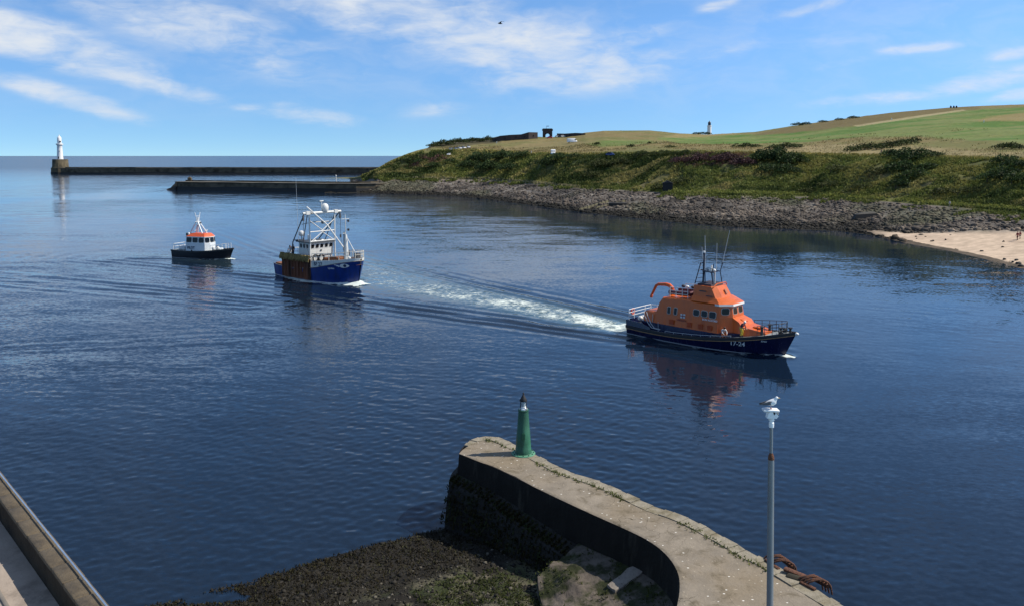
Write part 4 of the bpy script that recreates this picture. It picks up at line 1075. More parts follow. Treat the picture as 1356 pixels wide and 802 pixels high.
GLS = mat('dark tinted glass', (.006,.008,.011), .08, var=.1, spec=.25)
STEEL = mat('brushed rail steel', (.55,.57,.6), .35, .7, var=.1)
GREYR = mat('dark rail', (.03,.035,.04), .5, var=.1)
RUBBER = mat('black rubber', (.02,.02,.022), .6)
WHT = mat('boat white', (.64,.64,.61), .4, var=.10, scale=1.2, streak=True, col2=(.56,.56,.53), mixat=(.6,.8))

# --- lifeboat
lb = empty('lifeboat', (LB_O[0], LB_O[1], 0), LB_H, 'orange and navy lifeboat 17-24 with bent orange crane arm heading right', 'lifeboat')
NAVY = mat('navy gloss paint', lin((17,24,60)), .25, var=.22, streak=True, scale=2.5); ORG = mat('orange gloss paint', (.57,.112,.014), .36, var=.12, scale=2.2, streak=True, col2=(.42,.078,.012), mixat=(.5,.72))
DORG = mat('dark red orange', (.42,.06,.01), .5); GOLD = mat('tan stripe', lin((186,140,96)), .5); GRYD = mat('grey deck', lin((132,138,138)), .8, var=.15, bump=.2, bscale=40)
HL = Hull(np.array([-8.3,-6,-3,0,2.5,4.5,6.2,7.5,8.4,8.9]), np.array([2.35,2.6,2.75,2.78,2.65,2.3,1.75,1.1,.48,.06]), np.array([2.1,2.35,2.5,2.45,2.1,1.6,1.05,.55,.18,.02]), np.array([.92,.88,.9,1.06,1.3,1.58,1.86,2.1,2.28,2.38]), 1.0, 1.25)
hull = HL.shell(NAVY, lb); HL.deck(GRYD, lb)
HL.rim(.07, RUBBER, lb, 'fender', -.06, .03, rz=.13); HL.rim(.02, GOLD, lb, 'stripe', -.27, .015, rz=.035)
def waterline(H, m, parent, z=.05, x0=None, x1=None):
    mb = MB()
    for sg in (-1, 1):
        L_ = [(x+H.shift(x, z), sg*(H.hb(x, z)+.012), z) for x in np.linspace(x0 or H.xs[0], x1 or H.xs[-1]-.4, 40)]
        mb.loft([[(p[0], p[1]-sg*.02, p[2]-.06), (p[0], p[1], p[2]-.06), (p[0], p[1], p[2]+.04), (p[0], p[1]-sg*.02, p[2]+.04)] for p in L_])
    mb.build('waterline_stripe', m, parent)
waterline(HL, mat('grey boot stripe', (.22,.23,.25), .5), lb, .10)
MB().ball((8.86, 0, 2.26), (.26,.2,.16), 14, 8).build('bow_fender', WHT, lb)
put_text('17-24', .62, mat('white lettering', (.72,.72,.70), .5), lb, 'number', on_hull(HL, 3.55, .78), bold=.012)
put_text('RNLI', .24, MATS['white lettering'], lb, 'lettering', on_hull(HL, 6.35, 1.35), bold=.004)
# aft bulwark and navy lower deckhouse
mb = MB(); xs = np.linspace(-8.3, -5.2, 10)
for sg in (-1, 1):
    mb.loft([[(x, sg*(HL.hb(x, HL.deckz(x))-.02), HL.deckz(x)-.05), (x, sg*(HL.hb(x, HL.deckz(x))-.10), HL.deckz(x)-.05), (x, sg*(HL.hb(x, HL.deckz(x))-.16), HL.deckz(x)+np.interp(x, [-8.3,-6.2,-5.2], [.62,.6,.3])), (x, sg*(HL.hb(x, HL.deckz(x))-.08), HL.deckz(x)+np.interp(x, [-8.3,-6.2,-5.2], [.62,.6,.3]))] for x in xs])
mb.box((-8.27, 0, 1.22), (.10, 4.6, .66)); mb.build('bulwark', NAVY, lb)
hw1 = lambda x, z: np.interp(x, [-6.5,-5,-2,1,2.6,4.2,5.6], [2.0,2.2,2.3,2.25,2.05,1.5,.9])
MB().side([(-6.6,.8),(2.9,1.0),(5.75,1.5),(5.7,1.72),(3.0,1.66),(-.5,1.62),(-6.6,1.60)], hw1)
def loft_house(name, stations, m, bev=.10):
    """stations: (x, half width bottom, half width top, z bottom, z top)"""
    rr = []
    for x, wb, wt, zb, zt in stations:
        b = min(bev, (zt-zb)*.4, wt*.4)
        rr.append([(x, -wb, zb), (x, -wt-(wb-wt)*.12, zt-b), (x, -wt+b, zt), (x, wt-b, zt), (x, wt+(wb-wt)*.12, zt-b), (x, wb, zb)])
    return MB().loft(rr).build(name, m, lb, angle=32)
loft_house('lower_house', [(-6.6,2.0,1.97,.8,1.66),(-5,2.22,2.19,.8,1.66),(-2,2.33,2.30,.8,1.64),(1,2.28,2.24,.9,1.66),(2.8,2.02,1.98,1.1,1.72),(4.3,1.45,1.40,1.3,1.8)], NAVY, .02)
loft_house('aft_cabin', [(-6.45,1.85,1.75,1.64,2.55),(-6.2,1.95,1.80,1.64,2.72),(-4.9,2.12,1.92,1.64,2.78),(-4.55,2.15,1.92,1.64,3.8),(-4.2,2.18,1.82,1.64,4.32),(-1.45,2.26,1.84,1.62,4.42)], ORG)
wh = loft_house('wheelhouse', [(-2.02,2.26,1.86,1.62,4.42),(-1.0,2.27,1.93,1.62,4.3),(1.6,2.22,1.93,1.64,4.38)], ORG)
# faceted front of the wheelhouse
def fac(z, k): return [(1.58, -k*2.22, z), (1.58+.0, -k*2.22, z)]
b0 = [(1.58,-2.22),(2.75,-1.15),(2.75,1.15),(1.58,2.22)]; t0 = [(1.58,-1.94),(2.42,-1.02),(2.42,1.02),(1.58,1.94)]; m0 = [(1.58,-2.06),(2.62,-1.10),(2.62,1.10),(1.58,2.06)]
MB().loft([[(p[0], p[1], 1.64) for p in b0], [(p[0], p[1], 3.15) for p in m0], [(p[0], p[1], 4.36) for p in t0]]).build('wheelhouse_front', ORG, lb, smooth=False)
# raked coachroof ahead of the windscreen
MB().loft([[(2.60,-1.15,1.7),(2.60,-1.12,3.12),(2.60,1.12,3.12),(2.60,1.15,1.7)], [(3.35,-1.5,1.7),(3.35,-1.28,2.78),(3.35,1.28,2.78),(3.35,1.5,1.7)], [(3.6,-1.5,1.6),(3.6,-1.30,2.42),(3.6,1.30,2.42),(3.6,1.5,1.6)], [(5.2,-1.12,1.6),(5.2,-.95,2.18),(5.2,.95,2.18),(5.2,1.12,1.6)], [(5.75,-.85,1.7),(5.75,-.70,2.02),(5.75,.70,2.02),(5.75,.85,1.7)]]).build('foredeck_cabin', ORG, lb, angle=25)
MB().box((4.7, 0, 2.36), (.8, .8, .16), bev=.04).build('hatch', ORG, lb)
MB().box((3.25, 0, 2.86), (.45, .9, .06), ry=.5, bev=.02).build('hatch', ORG, lb)
# white visor over the windscreen and roof
vz = 4.40
vb = [(1.2,-2.02),(1.66,-2.06),(2.66,-1.10),(2.66,1.10),(1.66,2.06),(1.2,2.02)]
MB().prism([(p[0], p[1]) for p in vb], vz-.20, vz-.02, [(p[0]-.04, p[1]*.99) for p in vb]).build('visor', WHT, lb, smooth=False)
MB().loft([[(p[0], p[1], vz-.015) for p in [(-1.5,-1.9),(1.62,-2.04),(2.62,-1.08),(2.62,1.08),(1.62,2.04),(-1.5,1.9)]], [(p[0], p[1], vz+.08) for p in [(-1.5,-1.8),(1.55,-1.96),(2.48,-1.02),(2.48,1.02),(1.55,1.96),(-1.5,1.8)]], [(p[0], p[1], 4.82) for p in [(-1.5,-1.62),(1.1,-1.62),(1.45,-.95),(1.45,.95),(1.1,1.62),(-1.5,1.62)]]]).build('roof', ORG, lb, angle=20)
# raised upper steering position
MB().loft([[(p[0], p[1], 4.78) for p in [(-1.45,-1.55),(1.0,-1.55),(1.38,-.92),(1.38,.92),(1.0,1.55),(-1.45,1.55)]], [(p[0], p[1], 5.86) for p in [(-1.45,-1.42),(.42,-1.42),(.72,-.85),(.72,.85),(.42,1.42),(-1.45,1.42)]]], caps=True).build('upper_bridge', ORG, lb, smooth=False)
MB().loft([[(p[0], p[1], 5.87) for p in [(-1.2,-1.2),(.3,-1.2),(.5,-.7),(.5,.7),(.3,1.2),(-1.2,1.2)]], [(p[0], p[1], 6.02) for p in [(-1.2,-1.15),(.25,-1.15),(.45,-.65),(.45,.65),(.25,1.15),(-1.2,1.15)]]]).build('cockpit_seat', mat('dark cushion', (.03,.02,.03), .7), lb)
MB().tube([(.60,-1.36,5.8),(.72,-.85,6.12),(.72,.85,6.12),(.60,1.36,5.8)], .05, 8).build('windbreak', ORG, lb)
MB().box((1.18, .15, 5.34), (.03, .32, .5), ry=-.55).build('crest', mat('grey decal', lin((150,90,60)), .6), lb)
MB().box((-.4, -1.57, 5.38), (.75, .05, .09)).build('vent_slot', GREYR, lb)
MB().box((.35, -1.62, 4.98), (.7, .06, .06)).build('vent_slot', GREYR, lb)
FRW = mat('pale window frame', lin((176,170,160)), .5)
for x, w_, h_ in ((-3.35,.32,.66),(-2.6,.32,.66),(-.75,.62,.56),(.12,.62,.56),(1.0,.68,.60)):
    for sg in (-1, 1):
        hwz = np.interp(3.28, [1.62, 4.0], [2.26, 1.92])
        window(lb, (x, sg*(hwz+(.07 if x > -2 else .03)), 3.30 if w_ > .4 else 3.12), w_, h_, (0, sg, .15), GLS, FRW)
for (p, q, ns) in ((0,1,1),(1,2,2),(2,3,1)):
    a = Vector((m0[p][0], m0[p][1], 3.15)); b = Vector((m0[q][0], m0[q][1], 3.15)); a2 = Vector((t0[p][0], t0[p][1], 4.36)); b2 = Vector((t0[q][0], t0[q][1], 4.36))
    nr = (b-a).cross(a2-a).normalized()
    if nr.x < 0: nr = -nr
    for k in range(ns):
        f = (k+.5)/ns; c = (a.lerp(b, f)*.5 + a2.lerp(b2, f)*.5) + Vector((0,0,-.06)); window(lb, tuple(c+nr*.012), (b-a).length/ns-.34 if ns == 2 else .72, .58, tuple(nr), GLS, FRW)
for x in (-2.9,-.9,.3,1.3):
    MB().box((x, -2.275, 2.05), (.5, .05, .46)).build('locker_door', DORG, lb)
MB().box((-5.2, -2.10, 2.1), (.05, .05, .8)).build('grab_rail', FRW, lb)
# flag emblem: white flag quartered by a dark cross
fl = MB()
for dx in (-.15, .15):
    for dz in (-.13, .13): fl.box((-1.72+dx, -2.15+(.0 if dz < 0 else .035), 2.78+dz), (.22, .04, .17))
fe = fl.build('flag_emblem', WHT, lb)
MB().box((-1.72, -2.12, 2.78), (.06, .045, .46)).build('cross', mat('dark red cross', (.22,.02,.03), .5), fe); MB().box((-1.72, -2.12, 2.78), (.56, .046, .06)).build('cross', MATS['dark red cross'], fe)
put_text('Lifeboats', .28, mat('maroon lettering', (.16,.015,.015), .5), lb, 'lettering', lambda tx, tz: (-2.3+tx, -2.29+.1*tz, 2.30+tz), bold=.006)
put_text('BON ACCORD', .24, MATS['white lettering'], lb, 'nameplate', lambda tx, tz: (.0+tx, -2.25+.1*tz, 2.72+tz), bold=.008)
# crane arm on the aft cabin
CR = mat('crane orange', (.62,.10,.015), .4, var=.1)
cr = MB().loft([[(-4.7,-.35,2.7),(-4.2,-.35,2.7),(-4.2,.35,2.7),(-4.7,.35,2.7)], [(-4.55,-.22,3.9),(-4.2,-.22,3.9),(-4.2,.22,3.9),(-4.55,.22,3.9)], [(-4.50,-.2,5.25),(-4.05,-.2,5.30),(-4.05,.2,5.30),(-4.50,.2,5.25)]]).build('crane', CR, lb)
MB().tube([(-4.25,0,5.0),(-4.3,0,5.45),(-4.6,0,5.68),(-5.0,0,5.74),(-5.9,0,5.66),(-6.2,0,5.5),(-6.6,0,4.7),(-6.8,0,4.35)], [.22,.23,.21,.19,.16,.15,.13,.12], 10).build('jib', CR, cr)
MB().box((-6.75,0,4.32), (.22,.3,.34), ry=.4, bev=.04).build('jib_head', DORG, cr); MB().tube([(-6.68,0,4.2),(-6.66,0,3.98)], .03, 6).build('hook', STEEL, cr)
cr.location.z = -.45
# inflatable and rails on the roof aft of the bridge
MB().tube([(-4.0,-.9,4.35),(-3.2,-1.0,4.35),(-2.2,-.95,4.35),(-1.7,-.6,4.38),(-1.6,0,4.4),(-1.7,.6,4.38),(-2.2,.95,4.35),(-4.0,.9,4.35)], .24, 10).build('inflatable', mat('dark maroon tube', (.10,.02,.025), .6), lb)
rail_run(lb, [(-3.6,-1.5,4.35),(-2.9,-1.5,4.38),(-2.2,-1.5,4.4),(-1.6,-1.45,4.42)], 1.0, WHT, .035, 3)
rail_run(lb, [(-3.6,1.5,4.35),(-2.6,1.5,4.38),(-1.6,1.45,4.42)], 1.0, WHT, .035, 3)
for k in range(4): MB().ball((-3.5+.55*k, .9-.2*(k % 2), 4.78), (.22,.2,.16), 10, 6).build('fender_ball', WHT if k % 2 else mat('dark sack', (.05,.05,.06), .8), lb)
# mast frame with radar
ms = MB()
ms.tube([(-1.25,0,5.8),(-1.2,0,8.9)], .09, 8)
for sg in (-1, 1):
    ms.tube([(-1.75, sg*.75, 5.85), (-1.35, sg*.38, 7.9)], .05, 6); ms.tube([(-.6, sg*.75, 5.85), (-.75, sg*.6, 7.25)], .05, 6); ms.tube([(.35, sg*.9, 5.86), (.15, sg*.8, 7.1), (.35, sg*.9, 8.0)], .045, 6)
    for k in range(5): f = k/5+.08; ms.tube([(-1.75+.4*f, sg*(.75-.37*f), 5.85+2.05*f), (-1.23, 0, 5.9+2.0*f)], .025, 5)
    ms.tube([(-1.3, sg*.4, 7.25), (.15, sg*.8, 7.12)], .045, 6)
ms.tube([(-1.35,-.4,7.9),(-1.35,.4,7.9)], .05, 6); ms.tube([(-1.2,-.6,8.2),(-1.2,.6,8.2)], .03, 6); ms.box((-.5,0,7.12), (1.2,1.1,.05))
ms.build('mast', mat('dark blue mast', lin((24,32,52)), .5), lb)
MB().box((-1.2,0,8.98), (.22,.22,.2), bev=.03).build('mast_lamp', WHT, lb)
MB().box((-.35,0,7.55), (.14,2.0,.22), rz=.5, bev=.05).build('radar_scanner', WHT, lb); MB().lathe([(.28,7.15),(.26,7.3),(.14,7.42)], (-.35,0,0), 14).build('radar_base', WHT, lb); MB().ball((.1,-.3,7.3), .17, 10, 8).build('dome', WHT, lb)
MB().tube([(-.25,.35,5.9),(-.25,.35,7.1)], .07, 8).build('strut', WHT, lb); MB().tube([(.1,-.15,5.9),(.1,-.15,7.1)], .07, 8).build('strut', WHT, lb)
for x, y, z0, z1, lx, ly in ((-1.5,.45,7.6,9.4,-.25,.05),(-1.15,.12,8.7,10.6,-.1,.05),(-.1,.5,7.1,9.9,-.05,.1),(.32,.9,7.9,11.2,.55,.3),(-.85,-.4,7.3,9.6,.0,.0)):
    MB().tube([(x,y,z0),(x+lx,y+ly,z1)], [.03,.016], 5).build('aerial', mat('pale whip aerial', (.42,.44,.46), .5), lb)
# rails: aft white, bow dark, ladder rail at the side
rail_run(lb, [(-5.6,2.0,1.5),(-6.5,2.05,1.5),(-7.4,2.1,1.5),(-8.15,2.05,1.5),(-8.2,1.0,1.5),(-8.2,-1.0,1.5),(-8.15,-2.05,1.5)], 1.05, mat('white rail', (.72,.73,.72), .4), .038, 3, 'stern_rail')
mb = MB().torus((-8.24, -1.2, 2.25), .28, .075, 'x'); mb.build('lifebuoy', mat('lifebuoy red', (.6,.08,.03), .5), lb)
MB().box((-7.2, .3, 1.5), (1.2, 1.6, .5), bev=.06).build('stern_locker', WHT, lb); MB().ball((-7.3,-1.2,1.65), (.3,.26,.26), 10, 7).build('fender_ball', WHT, lb)
for off in (0, .35): MB().tube([(-6.2+off,-2.25,2.65),(-6.0+off,-2.42,2.4),(-5.4+off,-2.62,1.6),(-4.9+off,-2.75,1.25),(-4.2+off,-2.78,1.2)], .04, 6).build('ladder_rail', mat('grey tube', (.36,.38,.4), .4), lb)
MB().tube([(-4.15,-2.7,1.0),(-4.15,-2.75,1.95)], .03, 6).build('ladder_post', STEEL, lb)
sd_pts = [(x, -(HL.hb(x, HL.deckz(x))-.10), HL.deckz(x)) for x in np.linspace(-3.4, 3.6, 8)]
rail_run(lb, sd_pts, .22, mat('grey tube', (.36,.38,.4), .4), .03, 1, 'side_rail')
for sg in (-1, 1):
    pp = [(x, sg*(HL.hb(x, HL.deckz(x))-.12), HL.deckz(x)) for x in ((3.6,4.5,5.4,6.2,6.9,7.6) if sg > 0 else (5.9,6.5,7.1,7.6))]
    rail_run(lb, pp, 1.0, GREYR, .028, 3, 'bow_rail')
rail_run(lb, [(7.6,-.9,2.1),(7.95,0,2.2),(7.6,.9,2.1)], 1.0, GREYR, .028, 3, 'bow_rail')
MB().lathe([(.2,2.1),(.2,2.25),(.1,2.3),(.1,2.55),(.19,2.6),(.19,2.68)], (7.5,-.25,0), 12).build('windlass', RUBBER, lb)
MB().box((7.75,.0,2.45), (.3,.24,.44), bev=.04).build('winch_motor', GREYR, lb); MB().ball((7.35,-.35,2.4), (.12,.12,.16), 8, 6).build('fairlead', WHT, lb)
for x, y in ((5.95,-.85),(6.05,.55)): MB().lathe([(.16,1.85),(.14,1.95),(.12,2.5),(.18,2.55),(.18,2.66)], (x,y,0), 12).build('bollard', GREYR, lb)
MB().lathe([(.1,2.3),(.1,2.62),(.2,2.68),(.2,2.78)], (8.3,0,0), 12).build('stem_roller', RUBBER, lb)
for o_ in lb.children:
    if o_.name.split('.')[0] in ('inflatable','fender_ball') and o_.location.z == 0 and max(v.co.z for v in o_.data.vertices) > 4: o_.location.z = .4
    if o_.name.split('.')[0] in ('wheelhouse','wheelhouse_front','foredeck_cabin','hatch','visor','roof','upper_bridge','cockpit_seat','windbreak','crest','vent_slot','mast','mast_lamp','radar_scanner','radar_base','dome','strut','aerial','nameplate') or (o_.name.split('.')[0] == 'window' and sum(v.co.x for v in o_.data.vertices)/len(o_.data.vertices) > -2): o_.location.x = .5
def boat_pt(o, h, x, y, z):
    c, s = math.cos(h), math.sin(h); return (o[0]+x*c-y*s, o[1]+x*s+y*c, z)
YEL = mat('yellow oilskin', (.62,.46,.05), .55); NVY = mat('dark navy jacket', (.025,.022,.035), .7); REDV = mat('red lifejacket', (.42,.04,.04), .6); ORJ = mat('orange jacket', (.6,.14,.03), .6)
person('person', boat_pt(LB_O, LB_H, 4.35, -1.75, HL.deckz(4.35)+.02), LB_H-R(15), 'lifeboat crew member in yellow trousers and white helmet bending forward on the foredeck', BEND, dict(top=NVY, legs=YEL, helmet=WHT, vest=REDV))
person('person', boat_pt(LB_O, LB_H, 2.75, -2.2, HL.deckz(2.75)+.02), LB_H-R(40), 'lifeboat crew member crouching low beside the orange cabin in a pale jacket', CROUCH, dict(top=mat('pale grey jacket', (.5,.5,.5), .7), legs=ORJ, vest=None))

# --- fishing boat
fb = empty('fishing_boat', (FB_O[0], FB_O[1], 0), FB_H, 'blue hulled fishing trawler with white gantry, wheelhouse and brown dredges', 'fishing boat')
WHF = mat('rust streaked white', (.60,.60,.56), .5, var=.12, scale=3.0, streak=True, col2=(.36,.25,.17), mixat=(.60,.78))
BLU = mat('royal blue hull paint', lin((10,44,112)), .35, var=.3, scale=2.0, col2=lin((30,44,74)), mixat=(.5,.75), streak=True)
RST = mat('rusty brown steel', lin((112,66,44)), .9, var=.4, scale=1.2, bump=.6, bscale=8, col2=lin((66,44,34)), streak=True)
HF = Hull(np.array([-9.5,-8.0,-5,-1.5,2,4.5,6.3,7.5,8.2,8.6]), np.array([2.5,2.75,3.0,3.05,3.0,2.7,2.1,1.4,.75,.12]), np.array([2.2,2.5,2.85,2.95,2.75,2.2,1.45,.75,.3,.04]), np.array([1.85,1.75,1.7,1.8,2.25,2.75,3.1,3.3,3.4,3.45]), 1.2, .75)
HF.shell(BLU, fb); HF.deck(mat('brown work deck', lin((120,84,60)), .9, var=.3), fb, dz=-.55, inset=.1)
HF.rim(.05, mat('hull capping', lin((150,140,126)), .6), fb, 'gunwale', .02, 0)
# white bulwark strake over the fore part
mb = MB()
for sg in (-1, 1):
    xs = np.linspace(.9, 8.55, 30)
    mb.loft([[(x, sg*(HF.hb(x, HF.deckz(x))-.01), HF.deckz(x)-.02), (x, sg*(HF.hb(x, HF.deckz(x))+.03), HF.deckz(x)-.02), (x+.02, sg*(HF.hb(x, HF.deckz(x))+.05), HF.deckz(x)+np.interp(x, [.9,3,6,8.5], [1.05,.85,.5,.4])), (x, sg*(HF.hb(x, HF.deckz(x))-.03), HF.deckz(x)+np.interp(x, [.9,3,6,8.5], [1.05,.85,.5,.4]))] for x in xs])
mb.build('bulwark', WHF, fb)
HF.deck(WHT, fb, dz=.28, inset=.05, name='foredeck', x0=5.2)
waterline(HF, mat('pale boot stripe', (.5,.5,.5), .5), fb, .12)
put_text('BF 27', .78, mat('dark blue lettering', (.012,.03,.075), .5), fb, 'number', lambda tx, tz: (1.55+tx, -(HF.hb(1.55+tx, HF.deckz(1.55+tx))+.055), HF.deckz(2.4)+.16+tz), bold=.02)
put_text('Lynden', .36, MATS['white lettering'], fb, 'lettering', on_hull(HF, 4.4, 2.2), bold=.008)
for sg in (-1, 1):   # bow eye emblem: white almond with blue ring, trailing feathers
    def eye(poly, m, nm, out):
        vs = [(6.9+a+HF.shift(6.9+a, 2.75+b), sg*(HF.hb(6.9+a, 2.75+b)+out), 2.75+b) for a, b in poly]; n_ = len(vs)
        ce = [(6.9+HF.shift(6.9, 2.75), sg*(HF.hb(6.9, 2.75)+out+.01), 2.75)] if nm != 'x' else []
        return MB().add(vs, [tuple(range(n_))]).build(nm, m, fb, smooth=False)
    eye([(.62*math.cos(a)+.05, .30*math.sin(a)*(1-.25*math.cos(a))) for a in np.linspace(0, 2*PI, 20, endpoint=False)], WHT, 'eye_emblem', .02)
    eye([(.21*math.cos(a)+.1, .21*math.sin(a)) for a in np.linspace(0, 2*PI, 16, endpoint=False)], MATS['dark blue lettering'], 'eye_pupil', .035)
    eye([(-.5,.05),(-1.5,.16),(-1.4,.04),(-1.05,-.02),(-1.1,-.1),(-.8,-.12),(-.8,-.22),(-.45,-.12)], WHT, 'eye_feather', .02)
# wheelhouse: lower house and bridge
MB().loft([[(-4.4,-2.0,1.1),(-.9,-2.1,1.1),(-.9,2.1,1.1),(-4.4,2.0,1.1)], [(-4.4,-2.0,3.6),(-.85,-2.1,3.6),(-.85,2.1,3.6),(-4.4,2.0,3.6)]]).build('deckhouse', WHF, fb, smooth=False)
MB().loft([[(-3.6,-1.95,3.58),(-.7,-2.15,3.58),(-.7,2.15,3.58),(-3.6,1.95,3.58)], [(-3.6,-1.95,4.5),(-.65,-2.15,4.5),(-.65,2.15,4.5),(-3.6,1.95,4.5)], [(-3.6,-1.95,5.5),(-.45,-2.15,5.5),(-.45,2.15,5.5),(-3.6,1.95,5.5)]]).build('bridge', WHF, fb, smooth=False)
MB().prism([(-4.0,-2.2),(-.25,-2.35),(-.25,2.35),(-4.0,2.2)], 5.5, 5.66).build('bridge_roof', mat('dark roof edge', (.06,.07,.08), .6), fb, smooth=False)
for k in range(5): window(fb, (-.555, -1.66+.83*k, 5.0), .56, .58, (1, 0, -.2), GLS, WHT, fr=.04)
for sg in (-1, 1):
    for k in range(3): window(fb, (-1.2-.85*k, sg*(2.13-.055*k), 5.0), .55, .6, (-.07, sg, 0), GLS, WHT, fr=.04)
MB().box((-.6,-.1,4.3), (.06,.3,.2)).build('vent', GREYR, fb)
MB().tube([(-3.9,-1.2,5.7),(-3.9,-1.2,6.4)], .06, 6).build('dome_post', GREYR, fb); MB().lathe([(.25,6.3),(.42,6.5),(.44,6.75),(.34,7.02),(.1,7.12)], (-3.9,-1.2,0), 18).build('radome', WHT, fb)
for y in (-1.2,.15,1.35): MB().ball((-.6,y,5.78), (.2,.26,.17), 10, 7).build('searchlight', WHT, fb)
MB().box((-4.2,-1.7,5.72), (.9,1.2,.1), bev=.03).build('liferaft_platform', GREYR, fb); MB().lathe([(.22,-.5),(.24,-.4),(.24,.4),(.22,.5)], (0,0,0), 12).build('liferaft', WHT, fb).location = (-3.4,-.2,5.95)
# gantry
GW = mat('gantry white', (.58,.58,.55), .5, var=.2, scale=3, streak=True, col2=(.36,.27,.2), mixat=(.6,.8))
g = MB()
GX0, GZ = -.35, 10.0
for sg in (-1, 1):
    g.tube([(GX0, sg*2.35, 1.6), (GX0, sg*2.25, 5.5), (GX0, sg*2.3, GZ)], .11, 8)
    g.tube([(GX0, sg*2.28, 8.9), (GX0, -sg*.2, 7.2)], .07, 6); g.tube([(GX0, -sg*2.25, 5.6), (GX0, sg*.2, 7.2)], .07, 6)
g.tube([(GX0,-3.45,GZ),(GX0,3.45,GZ)], .19, 10); g.tube([(GX0,-2.26,7.2),(GX0,2.26,7.2)], .08, 6); g.tube([(GX0,-2.26,5.75),(GX0,2.26,5.75)], .10, 8); g.tube([(GX0,-1.2,8.6),(GX0,1.2,8.6)], .05, 6)
g.box((GX0,-2.6,GZ+.05), (.5,.7,.5)); g.box((GX0,2.5,GZ+.05), (.5,.6,.5))
g.build('gantry', GW, fb)
g = MB()
for sg in (-1, 1):
    g.tube([(GX0, sg*3.2, GZ-.1), (-4.6, sg*2.3, 5.4), (-5.2, sg*2.3, 1.4)], .09, 6); g.tube([(GX0-.2, sg*2.5, GZ-.3), (-2.4, sg*2.0, 5.6)], .07, 6); g.tube([(-1.6, sg*2.75, 8.3), (-1.6, -sg*.0, 8.6)], .05, 6)
    g.tube([(GX0, sg*3.35, GZ-.1), (GX0+.05, sg*3.38, 6.4)], .035, 5); g.box((GX0, sg*3.35, GZ-.7), (.22,.2,.8)); g.box((GX0, sg*3.38, 6.2), (.2,.16,.5)); g.tube([(GX0+.05, sg*3.38, 6), (1.2, sg*3.0, 2.9)], .03, 5)
g.build('gantry_stays', mat('dark rigging', (.06,.06,.065), .6), fb)
MB().lathe([(.42,10.15),(.52,10.35),(.55,10.75),(.46,11.1),(.22,11.3),(.04,11.34)], (GX0,.55,0), 20).build('satellite_dome', WHT, fb); MB().tube([(GX0,-.05,10.1),(GX0,-.05,11.55)], .07, 6).build('dome_post', GW, fb); MB().box((GX0,-.05,11.7), (.18,1.0,.14), rz=.4, bev=.04).build('radar_scanner', WHT, fb)
MB().box((GX0+.15,0,8.55), (.3,.4,.5), bev=.05).build('deck_lamp', GREYR, fb)
MB().tube([(GX0-.3,-2.5,10.95),(1.6,-.6,8.3),(4.3,1.1,4.0)], .10, 8).build('derrick_boom', GW, fb)
MB().box((4.1,1.0,4.15), (.8,.7,.7), bev=.1).build('winch_block', mat('dark rigging', (.06,.06,.065), .6), fb)
# foremast
MB().tube([(5.3,0,2.9),(5.25,0,5.0),(5.15,0,7.0)], [.34,.29,.20], 12).build('foremast', GW, fb)
MB().tube([(5.0,-.18,3.0),(4.95,-.12,7.4)], .10, 6).build('mast_shade_strip', mat('dark rigging', (.06,.06,.065), .6), fb)  # dark tube added as the foremast's shaded side, away from the sun
g = MB().tube([(5.15,0,6.95),(5.15,0,9.9)], .06, 6); g.tube([(5.15,-.7,9.3),(5.15,.7,9.3)], .03, 5); g.tube([(5.15,-.5,7.2),(5.15,.1,7.2)], .04, 5); g.build('topmast', GW, fb)
for z in (9.0,7.7): MB().box((5.25,.45,z), (.3,.25,.36), bev=.05).build('mast_lamp', GREYR, fb); MB().tube([(5.15,0,z),(5.25,.4,z)], .03, 5).build('lamp_arm', GREYR, fb)
MB().tube([(5.3,.1,6.6),(7.9,0,3.75)], .06, 6).build('forestay', GW, fb)
MB().tube([(-3.7,-1.9,5.6),(-3.9,-2.0,15.2)], [.04,.015], 5).build('aerial', mat('pale whip aerial', (.42,.44,.46), .5), fb)
# rails and gear
for sg in (-1, 1):
    pp = [(x, sg*(HF.hb(x, HF.deckz(x))-.02), HF.deckz(x)+np.interp(x, [.9,3,6,8.5], [1.05,.85,.5,.4])) for x in (1.1,2.0,3.1,4.6,6.2,7.4,8.2)]
    rail_run(fb, pp, 1.0, mat('cream rail', lin((208,202,188)), .5), .05, 2, 'fore_rail')
rail_run(fb, [(8.2,-.75,3.8),(8.5,0,3.85),(8.2,.75,3.8)], .95, MATS['cream rail'], .05, 2, 'fore_rail')
MB().box((7.7,.05,4.15), (.7,.8,.7), bev=.08).build('anchor_winch', mat('dark rigging', (.06,.06,.065), .6), fb); MB().ball((6.6,-.5,3.7), .25, 10, 7).build('float', WHT, fb)
HULLB = mat('brown deck gear', lin((122,78,50)), .9, var=.3, scale=2)
for x, y, d_ in ((1.6,.4,(1.4,2.6,.9)),(3.4,0,(1.6,2.4,.7)),(3.6,-1.2,(1.0,.7,.9))): MB().box((x,y,HF.deckz(x)+.75), d_, bev=.12).build('hatch_box', HULLB, fb)
for x, y in ((.7,-2.1),(.9,-1.2)): MB().torus((x,y,3.35), .48, .15, 'x').build('tyre', RUBBER, fb)
